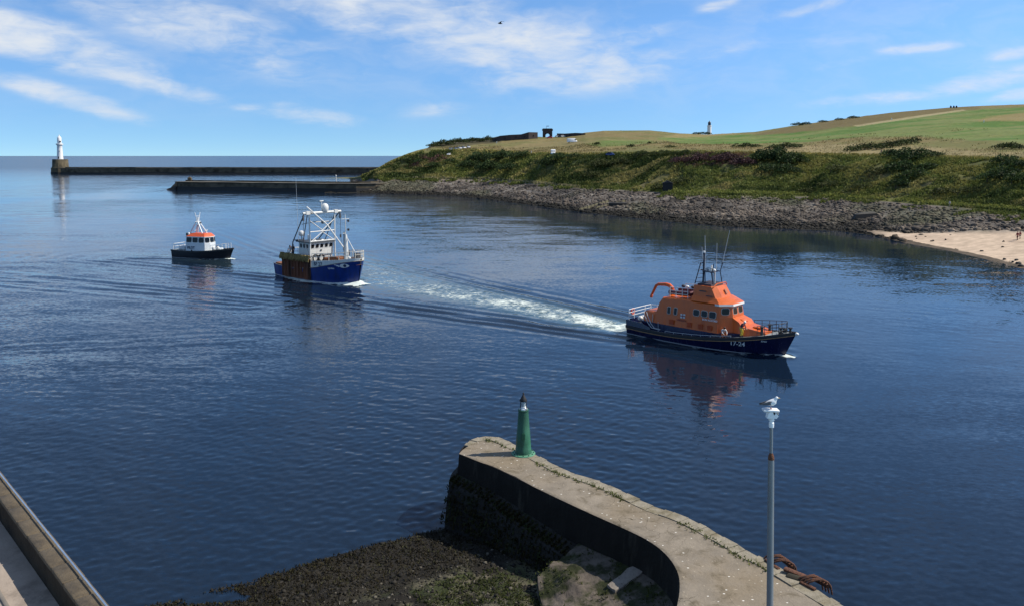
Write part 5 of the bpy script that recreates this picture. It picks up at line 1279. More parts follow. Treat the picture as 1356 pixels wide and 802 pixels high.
# scallop dredges hung along the near side
dr = MB().loft([[(x, -(3.12+.1*math.sin(x*3)), z) for z in (.22, 1.2, 2.4, 3.25)] + [(x, -3.0, z) for z in (3.3, .22)] for x in np.linspace(-5.0, 1.35, 26)]).build('dredge_plate', RST, fb)
for k in range(9):
    x = -4.65+.71*k
    MB().box((x,-3.26,1.9), (.10,.14,2.9)).build('dredge_frame', RST, dr)
MB().tube([(-5.1,-3.3,3.3),(1.45,-3.3,3.3)], .13, 8).build('tow_bar', RST, dr)
frg = MB(); rg = random.Random(5)
for k in range(150):
    x = -5.0+6.4*k/150; a = rg.uniform(-.3,.3); frg.tube([(x,-3.05,3.5+rg.uniform(0,.3)), (x+a*.5,-3.35,3.75+rg.uniform(-.1,.2)), (x+a,-3.5+rg.uniform(-.1,.05),3.2-rg.uniform(0,.35))], .055, 4)
frg.build('dredge_teeth', mat('mossy netting', lin((124,108,66)), .95, var=.5, scale=3), dr)
MB().loft([[(-9.2,-2.3,z) for z in (1.3,)] + [(-9.2,-2.3,2.0),(-9.2,2.3,2.0),(-9.2,2.3,1.3)], [(-5.6,-2.6,1.3),(-5.6,-2.6,1.8),(-5.6,2.6,1.8),(-5.6,2.6,1.3)]]).build('catch_pound', HULLB, fb)
MB().torus((-5.4,-2.35,4.1), .34, .09, 'x').build('lifebuoy', WHT, fb)
rail_run(fb, [(-5.4,-2.4,3.3),(-4.9,-1.2,3.3),(-4.9,.2,3.3),(-4.9,1.8,3.3)], 1.2, WHT, .05, 2, 'aft_rail')
MB().box((-5.2,0,2.3), (.9,4.4,2.0), bev=.05).build('aft_shelter', mat('grey shelter', lin((120,120,116)), .7, var=.2), fb)  # shelter box in one even grey
for x, y, z, rz_, ps, lab, tp_ in ((-5.9,-1.75,3.32,-60,BEND,'fisherman in dark overalls leaning over the dredges at the stern',NVY), (-4.7,-2.15,3.32,-90,STAND,'fisherman in dark clothes standing behind the wheelhouse',mat('black top', (.02,.022,.03), .8)), (-7.3,-2.1,1.85,-70,STAND,'fisherman in dark clothes standing lowest at the trawler stern',mat('dark blue overalls', (.02,.028,.06), .8))):
    person('person', boat_pt(FB_O, FB_H, x, y, z), FB_H+R(rz_), lab, ps, dict(top=tp_, legs=NVY))

dr.location.x = -.75; dr.scale.x = 1.13
# --- pilot boat
pb = empty('pilot_boat', (PB_O[0], PB_O[1], 0), PB_H, 'small black hulled pilot boat with orange wheelhouse roof and white mast', 'pilot boat')
BLK = mat('black hull paint', (.012,.013,.018), .35, var=.2)
HP = Hull(np.array([-6.1,-4.5,-2,0.5,2.5,4.3,5.6,6.4]), np.array([1.7,1.85,1.95,1.95,1.75,1.25,.62,.08]), np.array([1.5,1.65,1.7,1.6,1.25,.75,.3,.03]), np.array([1.42,1.36,1.34,1.42,1.56,1.74,1.9,2.0]), .8, 1.0)
HP.shell(BLK, pb); HP.deck(mat('grey deck', lin((132,138,138)), .8), pb, dz=-.03)
HP.rim(.07, RUBBER, pb, 'fender', -.08, .03, rz=.14)
waterline(HP, mat('grey boot stripe', (.22,.23,.25), .5), pb, .06)
PW = mat('pilot boat grey white', lin((205,210,212)), .45, var=.1, scale=1)
wp = [(-2.9,-1.5),(1.3,-1.45),(1.8,-.55),(1.8,.55),(1.3,1.45),(-2.9,1.5)]
MB().prism(wp, 1.2, 2.75, [(p[0]*.98, p[1]*.98) for p in wp]).build('cabin', PW, pb, smooth=False)
up_ = [(p[0]*.98, p[1]*.98) for p in wp]; ut = [(p[0]*.94-.1, p[1]*.9) for p in wp]
MB().prism(up_, 2.745, 3.85, ut).build('wheelhouse', PW, pb, smooth=False)
ORR = mat('orange red roof', (.66,.10,.025), .45, var=.1)
MB().loft([[(p[0]*1.0-.05, p[1]*.98, 3.84) for p in wp], [(p[0]*1.0-.05, p[1]*.98, 3.96) for p in wp]]).build('roof_edge', WHT, pb, smooth=False)
MB().loft([[(p[0]*.97-.05, p[1]*.95, 3.955) for p in wp], [(p[0]*.72-.1, p[1]*.6, 4.5) for p in wp]]).build('roof', ORR, pb, smooth=False)
def facewin(a, b, za, zb, A, B, n_, parent, w_, h_):
    a3, b3 = Vector((*A[a], za)), Vector((*A[b], za)); a4, b4 = Vector((*B[a], zb)), Vector((*B[b], zb))
    nr = (b3-a3).cross(a4-a3).normalized(); mid_ = (a3+b3+a4+b4)/4
    if nr.dot(mid_-Vector((-.5, 0, mid_.z))) < 0: nr = -nr
    for k in range(n_):
        f = (k+.5)/n_; c = a3.lerp(b3, f)*.47+a4.lerp(b4, f)*.53
        window(parent, tuple(c+nr*.01), w_, h_, tuple(nr), GLS, WHT, fr=.05)
facewin(0,1,2.745,3.85,up_,ut,3,pb,1.15,.86); facewin(1,2,2.745,3.85,up_,ut,1,pb,.82,.84); facewin(2,3,2.745,3.85,up_,ut,1,pb,.98,.84); facewin(3,4,2.745,3.85,up_,ut,1,pb,.82,.84); facewin(4,5,2.745,3.85,up_,ut,3,pb,1.15,.86)
put_text('PILOT', .62, mat('dark blue lettering', (.012,.03,.075), .5), pb, 'lettering', lambda tx, tz: (-2.55+tx, -1.525+.02*tz, 1.75+tz), bold=.02)
mp = MB()
for sg in (-1, 1): mp.tube([(-2.7, sg*.9, 3.95), (-1.4, sg*.22, 6.7)], .12, 6); mp.tube([(.3, sg*.65, 4.2), (-1.15, sg*.2, 6.5)], .12, 6); mp.tube([(-1.3, sg*.15, 6.4), (-1.35, sg*.65, 8.2)], .07, 6)
mp.tube([(-1.3,0,4.2),(-1.3,0,7.4)], .13, 6); mp.tube([(-1.3,-.7,6.55),(-1.3,.7,6.55)], .05, 6); mp.tube([(-2.2,-.6,4.9),(-2.2,.6,4.9)], .04, 6); mp.box((-1.2,0,6.0), (.6,.9,.08)); mp.tube([(-1.35,-.65,7.6),(-1.35,.65,7.6)], .03, 5)
mp.build('mast', PW, pb)
MB().box((.5,0,5.0), (.16,1.2,.16), rz=.3, bev=.05).build('radar_scanner', WHT, pb); MB().tube([(.5,0,4.2),(.5,0,4.95)], .07, 6).build('radar_post', PW, pb)
MB().ball((-2.5,-1.0,4.35), (.26,.26,.3), 10, 8).build('satellite_dome', WHT, pb); MB().box((-2.8,-1.15,4.3), (.35,.3,.5), bev=.05).build('horn', GREYR, pb); MB().box((-1.0,.3,6.3), (.3,.3,.3), bev=.05).build('mast_lamp', GREYR, pb)
rail_run(pb, [(-3.2,-1.75,1.4),(-4.2,-1.75,1.4),(-5.2,-1.7,1.42),(-5.8,-1.4,1.45),(-5.8,1.4,1.45),(-4.5,1.75,1.4),(-3.2,1.75,1.4)], 1.05, mat('white rail', (.72,.73,.72), .4), .045, 2, 'stern_rail')
for sg in (-1, 1): rail_run(pb, [(2.6, sg*1.55, 1.55),(3.6, sg*1.3, 1.68),(4.5, sg*1.0, 1.78),(5.4, sg*.6, 1.9)], .95, mat('white rail', (.72,.73,.72), .4), .04, 2, 'bow_rail')
for k, (x, y) in enumerate(((2.9,-1.1),(3.4,-.5),(2.7,.2))): MB().ball((x,y,1.95), (.3,.3,.36), 10, 7).build('fender_ball', WHT if k < 2 else GREYR, pb)
MB().box((-4.4,0,1.75), (1.4,1.8,.75), bev=.08).build('engine_casing', PW, pb); MB().box((3.3,0,1.8), (1.0,1.0,.3), bev=.05).build('fore_hatch', PW, pb)
MB().box((-1.2,-1.95,1.35), (.25,.2,.6), bev=.04).build('tyre_fender', RUBBER, pb)
# ---------------------------------------------------------------- far breakwaters and lighthouses
GRAN = mat('dark granite blocks', lin((92,84,70)), .9, var=.35, scale=.25, bump=.5, bscale=.8, col2=lin((58,52,42)), spec=.15)
WETG = mat('tide blackened stone', (.014,.013,.011), .7, var=.4, scale=.3)
def wallrun(name, pts, z1, wid, label, cat, m_top=None, parapet=True):
    """long breakwater along pts: battered sides, blackened foot, deck edge, parapet lengths"""
    P_ = np.array([p[:2] for p in pts]); P_ = P_ - P_[0]; o = empty(name, (pts[0][0], pts[0][1], 0), 0, label, cat)
    C_ = resample(np.array(catmull(list(P_), 10)) if len(P_) > 2 else P_, 8.0); T_ = np.gradient(C_, axis=0); T_ /= np.hypot(T_[:,0], T_[:,1])[:, None]
    N_ = np.stack([-T_[:,1], T_[:,0]], 1); rg = random.Random(label)
    def at(i, off, z): return (C_[i][0]+N_[i][0]*off, C_[i][1]+N_[i][1]*off, z)
    def band(nm, z0, za, off, m, jit):
        rr = []
        for i in range(len(C_)):
            j = rg.uniform(-jit, jit); b_ = .10*(z1-z0); rr.append([at(i, -wid/2-off-b_-j, z0), at(i, wid/2+off+b_, z0), at(i, wid/2+off, za+j), at(i, -wid/2-off, za+j)])
        MB().loft(rr).build(nm, m, o, angle=20)
    band('foot', -2, 1.9, .55, WETG, .3); band('wall', 1.6, z1-1.0, .0, GRAN, .28)
    MB().loft([[at(i, -wid/2-.35, z1-1.02), at(i, wid/2+.35, z1-1.02), at(i, wid/2+.35, z1-.66+rg.uniform(-.12,.12)), at(i, -wid/2-.35, z1-.66+rg.uniform(-.12,.12))] for i in range(len(C_))]).build('deck', mat('breakwater deck', lin((92,85,72)), .9, var=.3, scale=.3), o, angle=20)
    i = 0
    while i < len(C_)-2 and parapet:
        n_ = min(rg.choice((2, 3)), len(C_)-1-i); h_ = rg.uniform(-.1, .1)
        MB().loft([[at(k, wid/2-1, z1-.68), at(k, wid/2, z1-.68), at(k, wid/2, z1+h_), at(k, wid/2-1, z1+h_)] for k in range(i, i+n_+1)]).build('parapet', GRAN, o, angle=20); i += n_
    return o
A = at_z(76, 230.6, 0); B = at_z(520, 231.0, 0)
sb = wallrun('breakwater', [at_z(84, 230.8, 0), B], 6.9, 9, 'long dark breakwater wall running out to the white lighthouse', 'breakwater')
lh = empty('lighthouse', (A[0]+1.2, A[1]+4, 0), 0, 'white round lighthouse on a dark stone block at the breakwater tip', 'lighthouse')
MB().loft([[(8.6*math.cos(t)*k, 8.6*math.sin(t)*k, z) for t in np.linspace(0, 2*PI, 14, endpoint=False)] for k, z in ((1.06,-2),(1.0,1.0),(.99,6.2),(.90,6.3),(.86,8),(.82,14.2),(.80,14.6))]).build('stone_base', mat('mottled block base', lin((92,82,62)), .9, var=.45, scale=.22, col2=lin((52,48,40)), bump=.5, bscale=.6), lh, angle=25)
MB().lathe([(8.95,-1),(8.9,1.9)], n=14).build('foot', WETG, lh, angle=25)
LW = mat('white lighthouse paint', (.74,.74,.73), .6, var=.06, scale=.3)
MB().lathe([(2.95,14.5),(2.85,15.5),(2.62,20),(2.42,25),(2.35,28.2),(2.6,28.6),(2.6,29.0)], n=24).build('tower', LW, lh)
MB().lathe([(3.2,29.0),(3.25,29.3),(3.25,30.2),(3.1,30.25),(3.1,29.35)], n=24).build('gallery', LW, lh)
MB().lathe([(1.95,29.2),(1.95,32),(1.9,36.0),(1.7,36.4),(1.0,37.2),(.45,37.9),(.3,38.6),(.12,39.4)], n=20).build('lantern_house', LW, lh)
MB().box((1.5,-1.4,32.2), (1.2,1.2,1.3), rz=R(-45)).build('window', BLACKM, lh); MB().box((0,-2.78,16.2), (1.0,.3,2.2)).build('door', BLACKM, lh); MB().box((.9,-2.45,22.5), (.5,.3,1.0)).build('window', BLACKM, lh)
a2 = at_z(240, 251.2, 0); 
ij = wallrun('breakwater', [a2, at_z(330, 252.6, 0), at_z(430, 254.2, 0), at_z(500, 254.0, 0), at_z(560, 250.5, 0)], 5.1, 9, 'shorter nearer stone breakwater with a sloping tip and small cairn', 'breakwater')
mb = MB(); mb.loft([[(-5.5,-8,-2),(-5.5,8,-2),(-4.8,6,.6),(-4.8,-6,.6)], [(0,-6.8,-2),(0,6.8,-2),(0,5.6,2.2),(0,-5.6,2.2)]]).build('sloping_tip', WETG, ij, angle=20).rotation_euler.z = -.07
mb = MB(); mb.loft([[(-3.6,-6.0,.4),(-3.6,6.0,.4),(-2.4,5,2.2),(-2.4,-5,2.2)], [(.2,-5.7,1.6),(.2,5.7,1.6),(.2,5.3,4.3),(.2,-5.3,4.3)]]).build('stepped_tip', GRAN, ij, angle=20).rotation_euler.z = -.07
cp_ = at_y(251.5, 240, a2[1]+2.5)
cn = empty('cairn', (cp_[0], cp_[1], 4.1), 0, 'small square stone cairn on the tip of the nearer breakwater', 'cairn')
MB().loft([[(-.95,-.95,0),(.95,-.95,0),(.95,.95,0),(-.95,.95,0)], [(-.9,-.9,2.0),(.9,-.9,2.0),(.9,.9,2.0),(-.9,.9,2.0)]]).build('shaft', GRAN, cn, smooth=False); MB().loft([[(-.8,-.8,2.0),(.8,-.8,2.0),(.8,.8,2.0),(-.8,.8,2.0)], [(-.35,-.35,2.75),(.35,-.35,2.75),(.35,.35,2.75),(-.35,.35,2.75)]]).build('cap', GRAN, cn, smooth=False)
mk = at_z(445, 240, 4.9); m_ = empty('post', mk, 0, 'thin pale navigation post standing on the nearer breakwater', 'post')
MB().lathe([(.22,-.6),(.2,2.6)], n=10).build('shaft', WHT, m_); MB().lathe([(.32,2.6),(.32,3.0),(.1,3.3)], n=10).build('lamp', WHT, m_)

# distant lighthouse on the hill (its foot is hidden by the ridge)
q = at_y(939.5, 160.5, 1450); gl = empty('lighthouse', (q[0], q[1], q[2]-36), 0, 'distant white lighthouse with black lantern rising behind the green hill', 'lighthouse')
MB().lathe([(4.1,0),(3.9,6),(3.6,18),(3.5,26),(3.9,26.4),(3.9,27.0)], n=20).build('tower', LW, gl)
MB().lathe([(3.9,27),(3.9,28.0),(3.7,28.05),(3.7,27.1)], n=20).build('gallery', LW, gl); MB().lathe([(2.5,27.1),(2.6,32.5),(2.2,33.6),(1.2,34.8),(.4,35.4),(.2,36.6)], n=18).build('lantern', mat('black lantern', (.01,.012,.025), .4), gl)

# roofless gun battery: gateway and dark earth and stone walls
def hill_group(px, py): return on_hill(px, py)
g0 = on_hill(725, 181.5); k = g0.y/F*.90
gate = empty('gateway', (g0.x, g0.y, g0.z-1.5), R(-4), 'dark stone gateway with an arched opening standing on the headland ridge', 'gateway')
DST = mat('dark battery stone', lin((62,54,52)), .95, var=.35, scale=.4, bump=.4, bscale=1)
w2 = 7.0*k; h2 = 11.5*k+1.5; ar = 3.0*k
mb = MB(); arc = [(ar*math.cos(t), h2*.36+ar*math.sin(t)) for t in np.linspace(0, PI, 13)]
outl = [(-w2,0),(-ar,0)] + [(-x, z) for x, z in arc] + [(ar,0),(w2,0),(w2,h2*.82),(w2*1.12,h2*.86),(w2*1.12,h2),(-w2*1.12,h2),(-w2*1.12,h2*.86),(-w2,h2*.82)]
outl = [(-w2,0),(-ar,0)] + [(x, z) for x, z in reversed(arc)] + [(ar,0),(w2,0)] + outl[len(outl)-6:]
bm_v = [(x,-2.2,z) for x, z in outl] + [(x,2.2,z) for x, z in outl]; n_ = len(outl)
mb.add(bm_v, [(i, (i+1) % n_, n_+(i+1) % n_, n_+i) for i in range(n_)])
def rect_strip(mb, y):
    m2 = 12
    for i in range(m2):
        x0, z0 = arc[i]; x1, z1 = arc[i+1]; mb.add([(x0,y,z0),(x1,y,z1),(x1,y,h2*.82),(x0,y,h2*.82)], [(0,1,2,3)])
    for s in (-1, 1): mb.add([(s*ar,y,0),(s*w2,y,0),(s*w2,y,h2*.82),(s*ar,y,h2*.82)], [(0,1,2,3)])
    mb.add([(-w2*1.12,y,h2*.86),(w2*1.12,y,h2*.86),(w2*1.12,y,h2),(-w2*1.12,y,h2)], [(0,1,2,3)]); mb.add([(-w2,y,h2*.82),(w2,y,h2*.82),(w2*1.12,y,h2*.86),(-w2*1.12,y,h2*.86)], [(0,1,2,3)])
rect_strip(mb, -2.2); rect_strip(mb, 2.2); mb.build('arch', DST, gate, smooth=False)
MB().box((0,0,h2+.2), (w2*2.0, 3.4, .5)).build('parapet', DST, gate)
fp = empty('flagpole', (g0.x-1.6*k, g0.y+.5, g0.z-1.5+h2), 0, 'thin flagpole with a small blue flag above the stone gateway', 'flagpole')
MB().lathe([(.10,0),(.06,5.0*k)], n=8).build('pole', GREYR, fp)
MB().loft([[(.1+.25*i, .18*math.sin(i*1.3), 4.0*k), (.1+.25*i, .18*math.sin(i*1.3)+.02, 4.0*k), (.1+.25*i, .18*math.sin(i*1.3)+.02, 4.9*k), (.1+.25*i, .18*math.sin(i*1.3), 4.9*k)] for i in range(8)]).build('flag', mat('blue flag', (.03,.08,.25), .8), fp)
def batt_wall(pts, hs, label, th=2.5):
    P_ = [on_hill(*p) for p in pts]; o = P_[0]; w_ = empty('battery_wall', tuple(o), 0, label, 'wall'); rr = []
    for i, (p, h) in enumerate(zip(P_, hs)):
        q = p-o; rr.append([(q.x, q.y-th/2, q.z-2), (q.x, q.y+th/2, q.z-2), (q.x, q.y+th/2, q.z+h), (q.x, q.y-th/2, q.z+h)])
    MB().loft(rr).build('wall', DST, w_, smooth=False)
    for i in range(len(P_)-1):
        q = (P_[i]+P_[i+1])/2-o; MB().box((q.x, q.y-th/2-.05, q.z+min(hs[i], hs[i+1])*.5), (1.0, .3, .9)).build('embrasure', BLACKM, w_)
batt_wall([(652,187),(662,186.5),(676,186),(690,185),(700,184.5),(712,183.5)], [1.5,3.2,3.6,3.4,4.6,4.0], 'long dark broken battery wall left of the stone gateway')
batt_wall([(737,181.5),(748,181),(762,180),(775,178.5)], [2.4,2.2,1.8,.8], 'low dark battery wall right of the stone gateway')

# cars and vans on the headland
TYRE = RUBBER
def vehicle(name, px, py, rz, paint, label, group=None, kind='car', cat=None):
    p = on_hill(px, py); o = empty(name, tuple(p), rz, label, cat or kind, group)
    L_, W_, H_ = (4.2, 1.75, 1.45) if kind == 'car' else (5.6, 2.1, 2.5)
    if kind == 'car':
        body = MB().loft([[(x, -w/2, z0), (x, w/2, z0), (x, w/2*1.0, z1-.08), (x, w/2-.12, z1), (x, -w/2+.12, z1), (x, -w/2, z1-.08)] for x, w, z0, z1 in ((-2.1,1.55,.4,.75),(-2.0,1.7,.3,.92),(-1,1.75,.25,.95),(1,1.75,.25,.92),(1.85,1.65,.28,.75),(2.1,1.45,.38,.6))]).build('body', paint, o, angle=40)
        MB().loft([[(x, -w/2, .92), (x, w/2, .92), (x, w/2-.16, z1), (x, -w/2+.16, z1)] for x, w, z1 in ((-1.9,1.5,.95),(-1.3,1.6,1.42),(.3,1.6,1.45),(1.1,1.5,.95))]).build('cabin_glass', GLS, o, angle=30)
        MB().loft([[(x, -.60, z), (x, .60, z), (x, .55, z+.05), (x, -.55, z+.05)] for x, z in ((-1.35,1.38),(-.6,1.44),(.35,1.42))]).build('roof', paint, o, angle=40)
        wx = 1.3
    else:
        body = MB().loft([[(x, -w/2, .35), (x, w/2, .35), (x, w/2, z1-.2), (x, w/2-.15, z1), (x, -w/2+.15, z1), (x, -w/2, z1-.2)] for x, w, z1 in ((-2.8,2.0,2.4),(-2.7,2.1,2.5),(1.3,2.1,2.5),(1.9,2.05,2.2),(2.2,2.0,1.35),(2.8,1.9,1.05))]).build('body', paint, o, angle=40)
        MB().loft([[(x, -w/2, z0), (x, w/2, z0), (x, w/2, z1), (x, -w/2, z1)] for x, w, z0, z1 in ((1.25,2.13,1.4,2.0),(1.9,2.08,1.4,2.1),(2.16,1.9,1.38,1.5))]).build('cabin_glass', GLS, o, angle=30); wx = 1.75
    for x in (-wx, wx):
        for s in (-1, 1):
            wl = MB().torus((x, s*(W_/2-.08), .32), .22, .11, 'y', 14, 6).build('wheel', TYRE, o); MB().torus((x, s*(W_/2-.05), .32), .09, .07, 'y', 10, 6).build('hub', STEEL, wl)
    for s in (-1, 1): MB().box((L_/2-.08, s*.6, .62 if kind == 'car' else .8), (.12,.3,.15)).build('headlight', WHT, o); MB().box((-L_/2+.03, s*.68, .75 if kind == 'car' else .9), (.08,.16,.2)).build('tail_light', DORG, o)
    return o
PWH = mat('white car paint', (.75,.75,.74), .3, var=.03); PSI = mat('silver car paint', (.42,.43,.44), .3, .4, var=.03); PDK = mat('dark car paint', (.03,.035,.045), .3, var=.03); PRD = mat('red car paint', (.50,.025,.02), .3, var=.03); PBL = mat('blue car paint', (.03,.06,.26), .35, var=.03)
row = [(596.5,199.3,PSI,'silver'),(600.5,199.0,PDK,'dark'),(605,198.6,PSI,'silver'),(609,197.8,PWH,'white'),(614,197.1,PWH,'white'),(620.5,196.4,PWH,'white')]
nm = ['leftmost silver car in the row parked on the headland road','dark car second from the left in the parked headland row','silver car third from the left in the parked headland row','white car third from the right in the parked headland row','white car second from the right in the parked headland row','rightmost white car parked at the end of the headland row']
for (px, py, pt, _), lb_ in zip(row, nm): vehicle('parked_car', px, py, R(-78+9*(int(px)%4)), pt, lb_, 'cars parked on the headland road')
vehicle('parked_car', 595, 206, R(250), PWH, 'small white car on the slope below the parked headland row')
vehicle('parked_car', 727.5, 183.6, R(170), PRD, 'red car parked in front of the stone gateway', 'cars beside the gateway')
vehicle('parked_car', 739, 182.3, R(20), PWH, 'white car parked right of the red car by the gateway', 'cars beside the gateway'); vehicle('parked_car', 745.5, 181.9, R(30), PWH, 'white car parked farthest right beside the low battery wall', 'cars beside the gateway'); vehicle('parked_car', 742.3, 182.2, R(15), PDK, 'dark car parked between two white cars beside the battery wall', 'cars beside the gateway')
vehicle('lorry', 757.5, 189.3, R(8), PWH, 'white box van parked alone on the headland grass', kind='van', cat='van')
vehicle('parked_car', 809, 206.6, R(-35), PBL, 'blue car with pale bonnet parked at the cliff edge')
vehicle('van', 732.5, 205.3, R(-95), PWH, 'small white van parked at the cliff edge below the gateway', kind='van')
for px, py, lab in ((657.8,190.2,'small white post beside the dark battery bank'),(703.5,202.6,'low white stone marker at the cliff edge left of the van'),(1180.5,159.5,'white golf flag post on the brown hillside'),(1303,162.5,'pale bunker marker on the upper fairway')):
    p = on_hill(px, py); o = empty('marker_post', tuple(p), 0, lab, 'post'); k2 = p.length/F
    MB().box((0,0,.9*k2), (.9*k2,.4*k2,2.4*k2), bev=.05).build('post', WHT, o); MB().box((0,0,2.2*k2), (1.3*k2,.5*k2,.5*k2), bev=.05).build('cap', WHT, o)
for i, (px, lab) in enumerate(((1259,'leftmost of the dark stones on the right skyline'),(1263,'middle dark stone on the right skyline'),(1266.5,'rightmost of the dark stones on the right skyline'))):
    p = on_hill(px, 143.3); o = MB().loft([[(-1.0,-.5,-1),(1.0,-.5,-1),(1.0,.5,-1),(-1.0,.5,-1)],[(-.9,-.5,2.0),(.9,-.5,2.1),(.9,.5,2.1),(-.9,.5,2.0)],[(-.4,-.3,2.9),(.3,-.3,2.7),(.3,.3,2.7),(-.4,.3,2.9)]]).build('standing_stone', DST, None); o.location = p; o.scale = (.6,.6,.62); props(o, lab, 'stone', 'stones on the skyline')

# people on the shore and the cliff path
p = on_hill(1347.2, 318.5); REDM = mat('dark red clothes', (.20,.02,.025), .8)
person('person', tuple(p), R(200), 'person in dark red clothes walking on the sand, taller of the pair', WALK, dict(top=REDM, legs=mat('dark maroon trousers', (.08,.012,.02), .8)), 'pair walking on the beach')
p = on_hill(1350.8, 316.5); person('person', tuple(p), R(190), 'person in dark red top and shorts walking on the sand, the smaller of the pair', WALK, dict(top=REDM, short=True, legs=mat('dark shorts', (.03,.03,.05), .8), shorts=True), 'pair walking on the beach', .88)
p = on_hill(1167, 205.8); person('person', tuple(p), R(10), 'walker in dark clothes on the cliff path, left one of the two', WALK, dict(top=NVY, legs=mat('black top', (.02,.022,.03), .8)), 'walkers on the cliff path', 1.15)
p = on_hill(1170.6, 205.8); person('person', tuple(p), R(20), 'walker in brown clothes on the cliff path, right one of the two', WALK, dict(top=mat('brown coat', (.07,.035,.02), .8), legs=NVY), 'walkers on the cliff path', 1.15)
p = on_hill(1257.5, 274.5); person('person', tuple(p), R(180), 'lone person in pale clothes on the shore path above the beach', WALK, dict(top=mat('pale grey jacket', (.5,.5,.5), .7), legs=mat('beige trousers', (.3,.25,.18), .8)))

# bird in flight
bq = at_y(662.5, 31.5, 95); bd = empty('gull', bq, R(200), 'small dark bird in flight against the thin high cloud', 'bird'); BK = mat('dark feathers', (.05,.055,.065), .8)
MB().loft([[(x, math.cos(a)*r, math.sin(a)*r) for a in np.linspace(0, 2*PI, 10, endpoint=False)] for x, r in ((-.26,.02),(-.18,.05),(-.05,.075),(.1,.07),(.18,.05),(.25,.045),(.31,.01))]).build('body', BK, bd)
for s in (-1, 1): MB().loft([[(x0, s*y, z), (x0+c_*.5, s*y, z+.025), (x0+c_, s*y, z), (x0+c_*.5, s*y, z-.01)] for y, x0, c_, z in ((.04,-.08,.22,.02),(.25,-.05,.20,.14),(.45,-.12,.16,.17),(.66,-.26,.06,.10))]).build('wing', BK, bd)

# ---------------------------------------------------------------- vegetation on the headland
def bush_mesh(name, seed, lobes, n, leaf, cols, parent=None, conn=True):
    """leaf-sized faces through several uneven lobes; lobes: (x,y,z,rx,ry,rz)"""
    rg = np.random.default_rng(seed); P = []; Cc = []
    vol = np.array([l[3]*l[4]*l[5] for l in lobes])**.67; cnt = (n*vol/vol.sum()).astype(int)+1
    for l, c_ in zip(lobes, cnt):
        d = rg.normal(size=(c_, 3)); d /= np.linalg.norm(d, axis=1)[:, None]; d[:, 2] = np.abs(d[:, 2])*1.0 - .15
        rad = (.55+.5*rg.random(c_)**.6)[:, None]; rad *= (.78+.5*fbm(d[:,0]*3+l[0], d[:,1]*3+d[:,2]*3, seed, 3))[:, None]
        p = np.array(l[:3]) + d*rad*np.array(l[3:]); p[:, 2] = np.maximum(p[:, 2], .05); P.append(p)
        t = fbm(p[:,0]*.9+seed, p[:,1]*.9+p[:,2]*1.1, seed, 3)[:, None]
        a, b = np.array(cols[0]), np.array(cols[1]); Cc.append(a+(b-a)*sstep(t, .35, .65))
    P = np.concatenate(P); Cc = np.concatenate(Cc)
    N = len(P); out = np.zeros((N, 4, 3)); a = rg.normal(size=(N, 3)); a /= np.linalg.norm(a, axis=1)[:, None]; b = np.cross(a, rg.normal(size=(N, 3))); b /= np.linalg.norm(b, axis=1)[:, None]
    s = (leaf*(.6+.8*rg.random(N)))[:, None]
    out[:, 0] = P-a*s*.5; out[:, 1] = P+b*s*.42; out[:, 2] = P+a*s*.6; out[:, 3] = P-b*s*.38
    me = bpy.data.meshes.new(name); fast_mesh(me, out.reshape(-1, 3), np.arange(N*4).reshape(-1, 4)); vcolor(me, 'Col', np.repeat(Cc, 4, 0)*(.8+.4*rg.random((N*4, 1))))
    return link_mesh(name, me, LEAFM, parent, smooth=False)
GOR = ((.018,.028,.010),(.062,.082,.024)); DKG = ((.020,.036,.013),(.056,.088,.026)); OLV = ((.035,.045,.014),(.085,.095,.03)); HEA = ((.035,.02,.02),(.09,.045,.05))
STEM = mat('brown stems', (.05,.038,.026), .9)
def bush(name, px, py, w, h, label, group, cols=GOR, seed=0, dens=1.0, cat='bush', trunk=False, sink=.1):
    p = on_hill(px, py); k2 = math.hypot(p.x, p.y)/F; W_, H_ = w*k2, h*k2
    o = empty(name, (p.x, p.y, p.z-sink*H_), 0, label, cat, group); rg = random.Random(seed*13+int(px)); lob = []
    nl = max(3, int(W_/max(H_, .5)*2.2))
    for i in range(nl):
        f = (i+.5)/nl; x = (f-.5)*W_*.8; hh = H_*(.55+.45*math.sin(PI*min(max(f+rg.uniform(-.1,.1), .05), .95)))*rg.uniform(.75, 1.08)
        lob.append((x, rg.uniform(-.3,.3)*W_*.35, hh*.42, W_*rg.uniform(.75,1.15)/nl*1.15, W_*.26*rg.uniform(.8,1.2)+.5, hh*.62))
    bush_mesh('foliage', seed+int(px), lob, int(min(max(W_*H_*26*dens, 260), 2600)), min(max(.30, .055*H_+.26), .6), cols, o)
    mb = MB()
    for l in lob[::2]: mb.tube([(l[0], l[1], -.3), (l[0]*.95, l[1], l[2])], [.12,.05], 6); mb.tube([(l[0], l[1], .1), (l[0]+.3*l[3], l[1]+.2, l[2]*1.2)], [.07,.03], 5)
    mb.build('stem', STEM, o); return o
ORD = ['leftmost','second','third','fourth','fifth','sixth','seventh','eighth','ninth','tenth','eleventh','twelfth']
def row_bushes(lst, what, where, group, cols, **kw):
    for i, (px, py, w, h) in enumerate(lst):
        if len(lst) == 1: lab = f'{what} {where}'
        elif i == 0: lab = f'{what} {where}, leftmost of its group'
        elif i == len(lst)-1: lab = f'{what} {where}, rightmost of its group'
        else: lab = f'{what} {where}, {ORD[i]} from the left'
        bush(kw.get('name', 'bush'), px, py, w, h, lab, group, cols, seed=i+len(group))
row_bushes([(1128,201,22,9),(1142,199,20,11),(1154,197.5,18,10),(1166,198,20,10),(1178,195.5,20,10),(1192,193,22,10),(1204,191.5,20,10),(1214,188.5,11,8)], 'dark gorse bush', 'along the tan crest', 'gorse row on the tan crest', GOR)
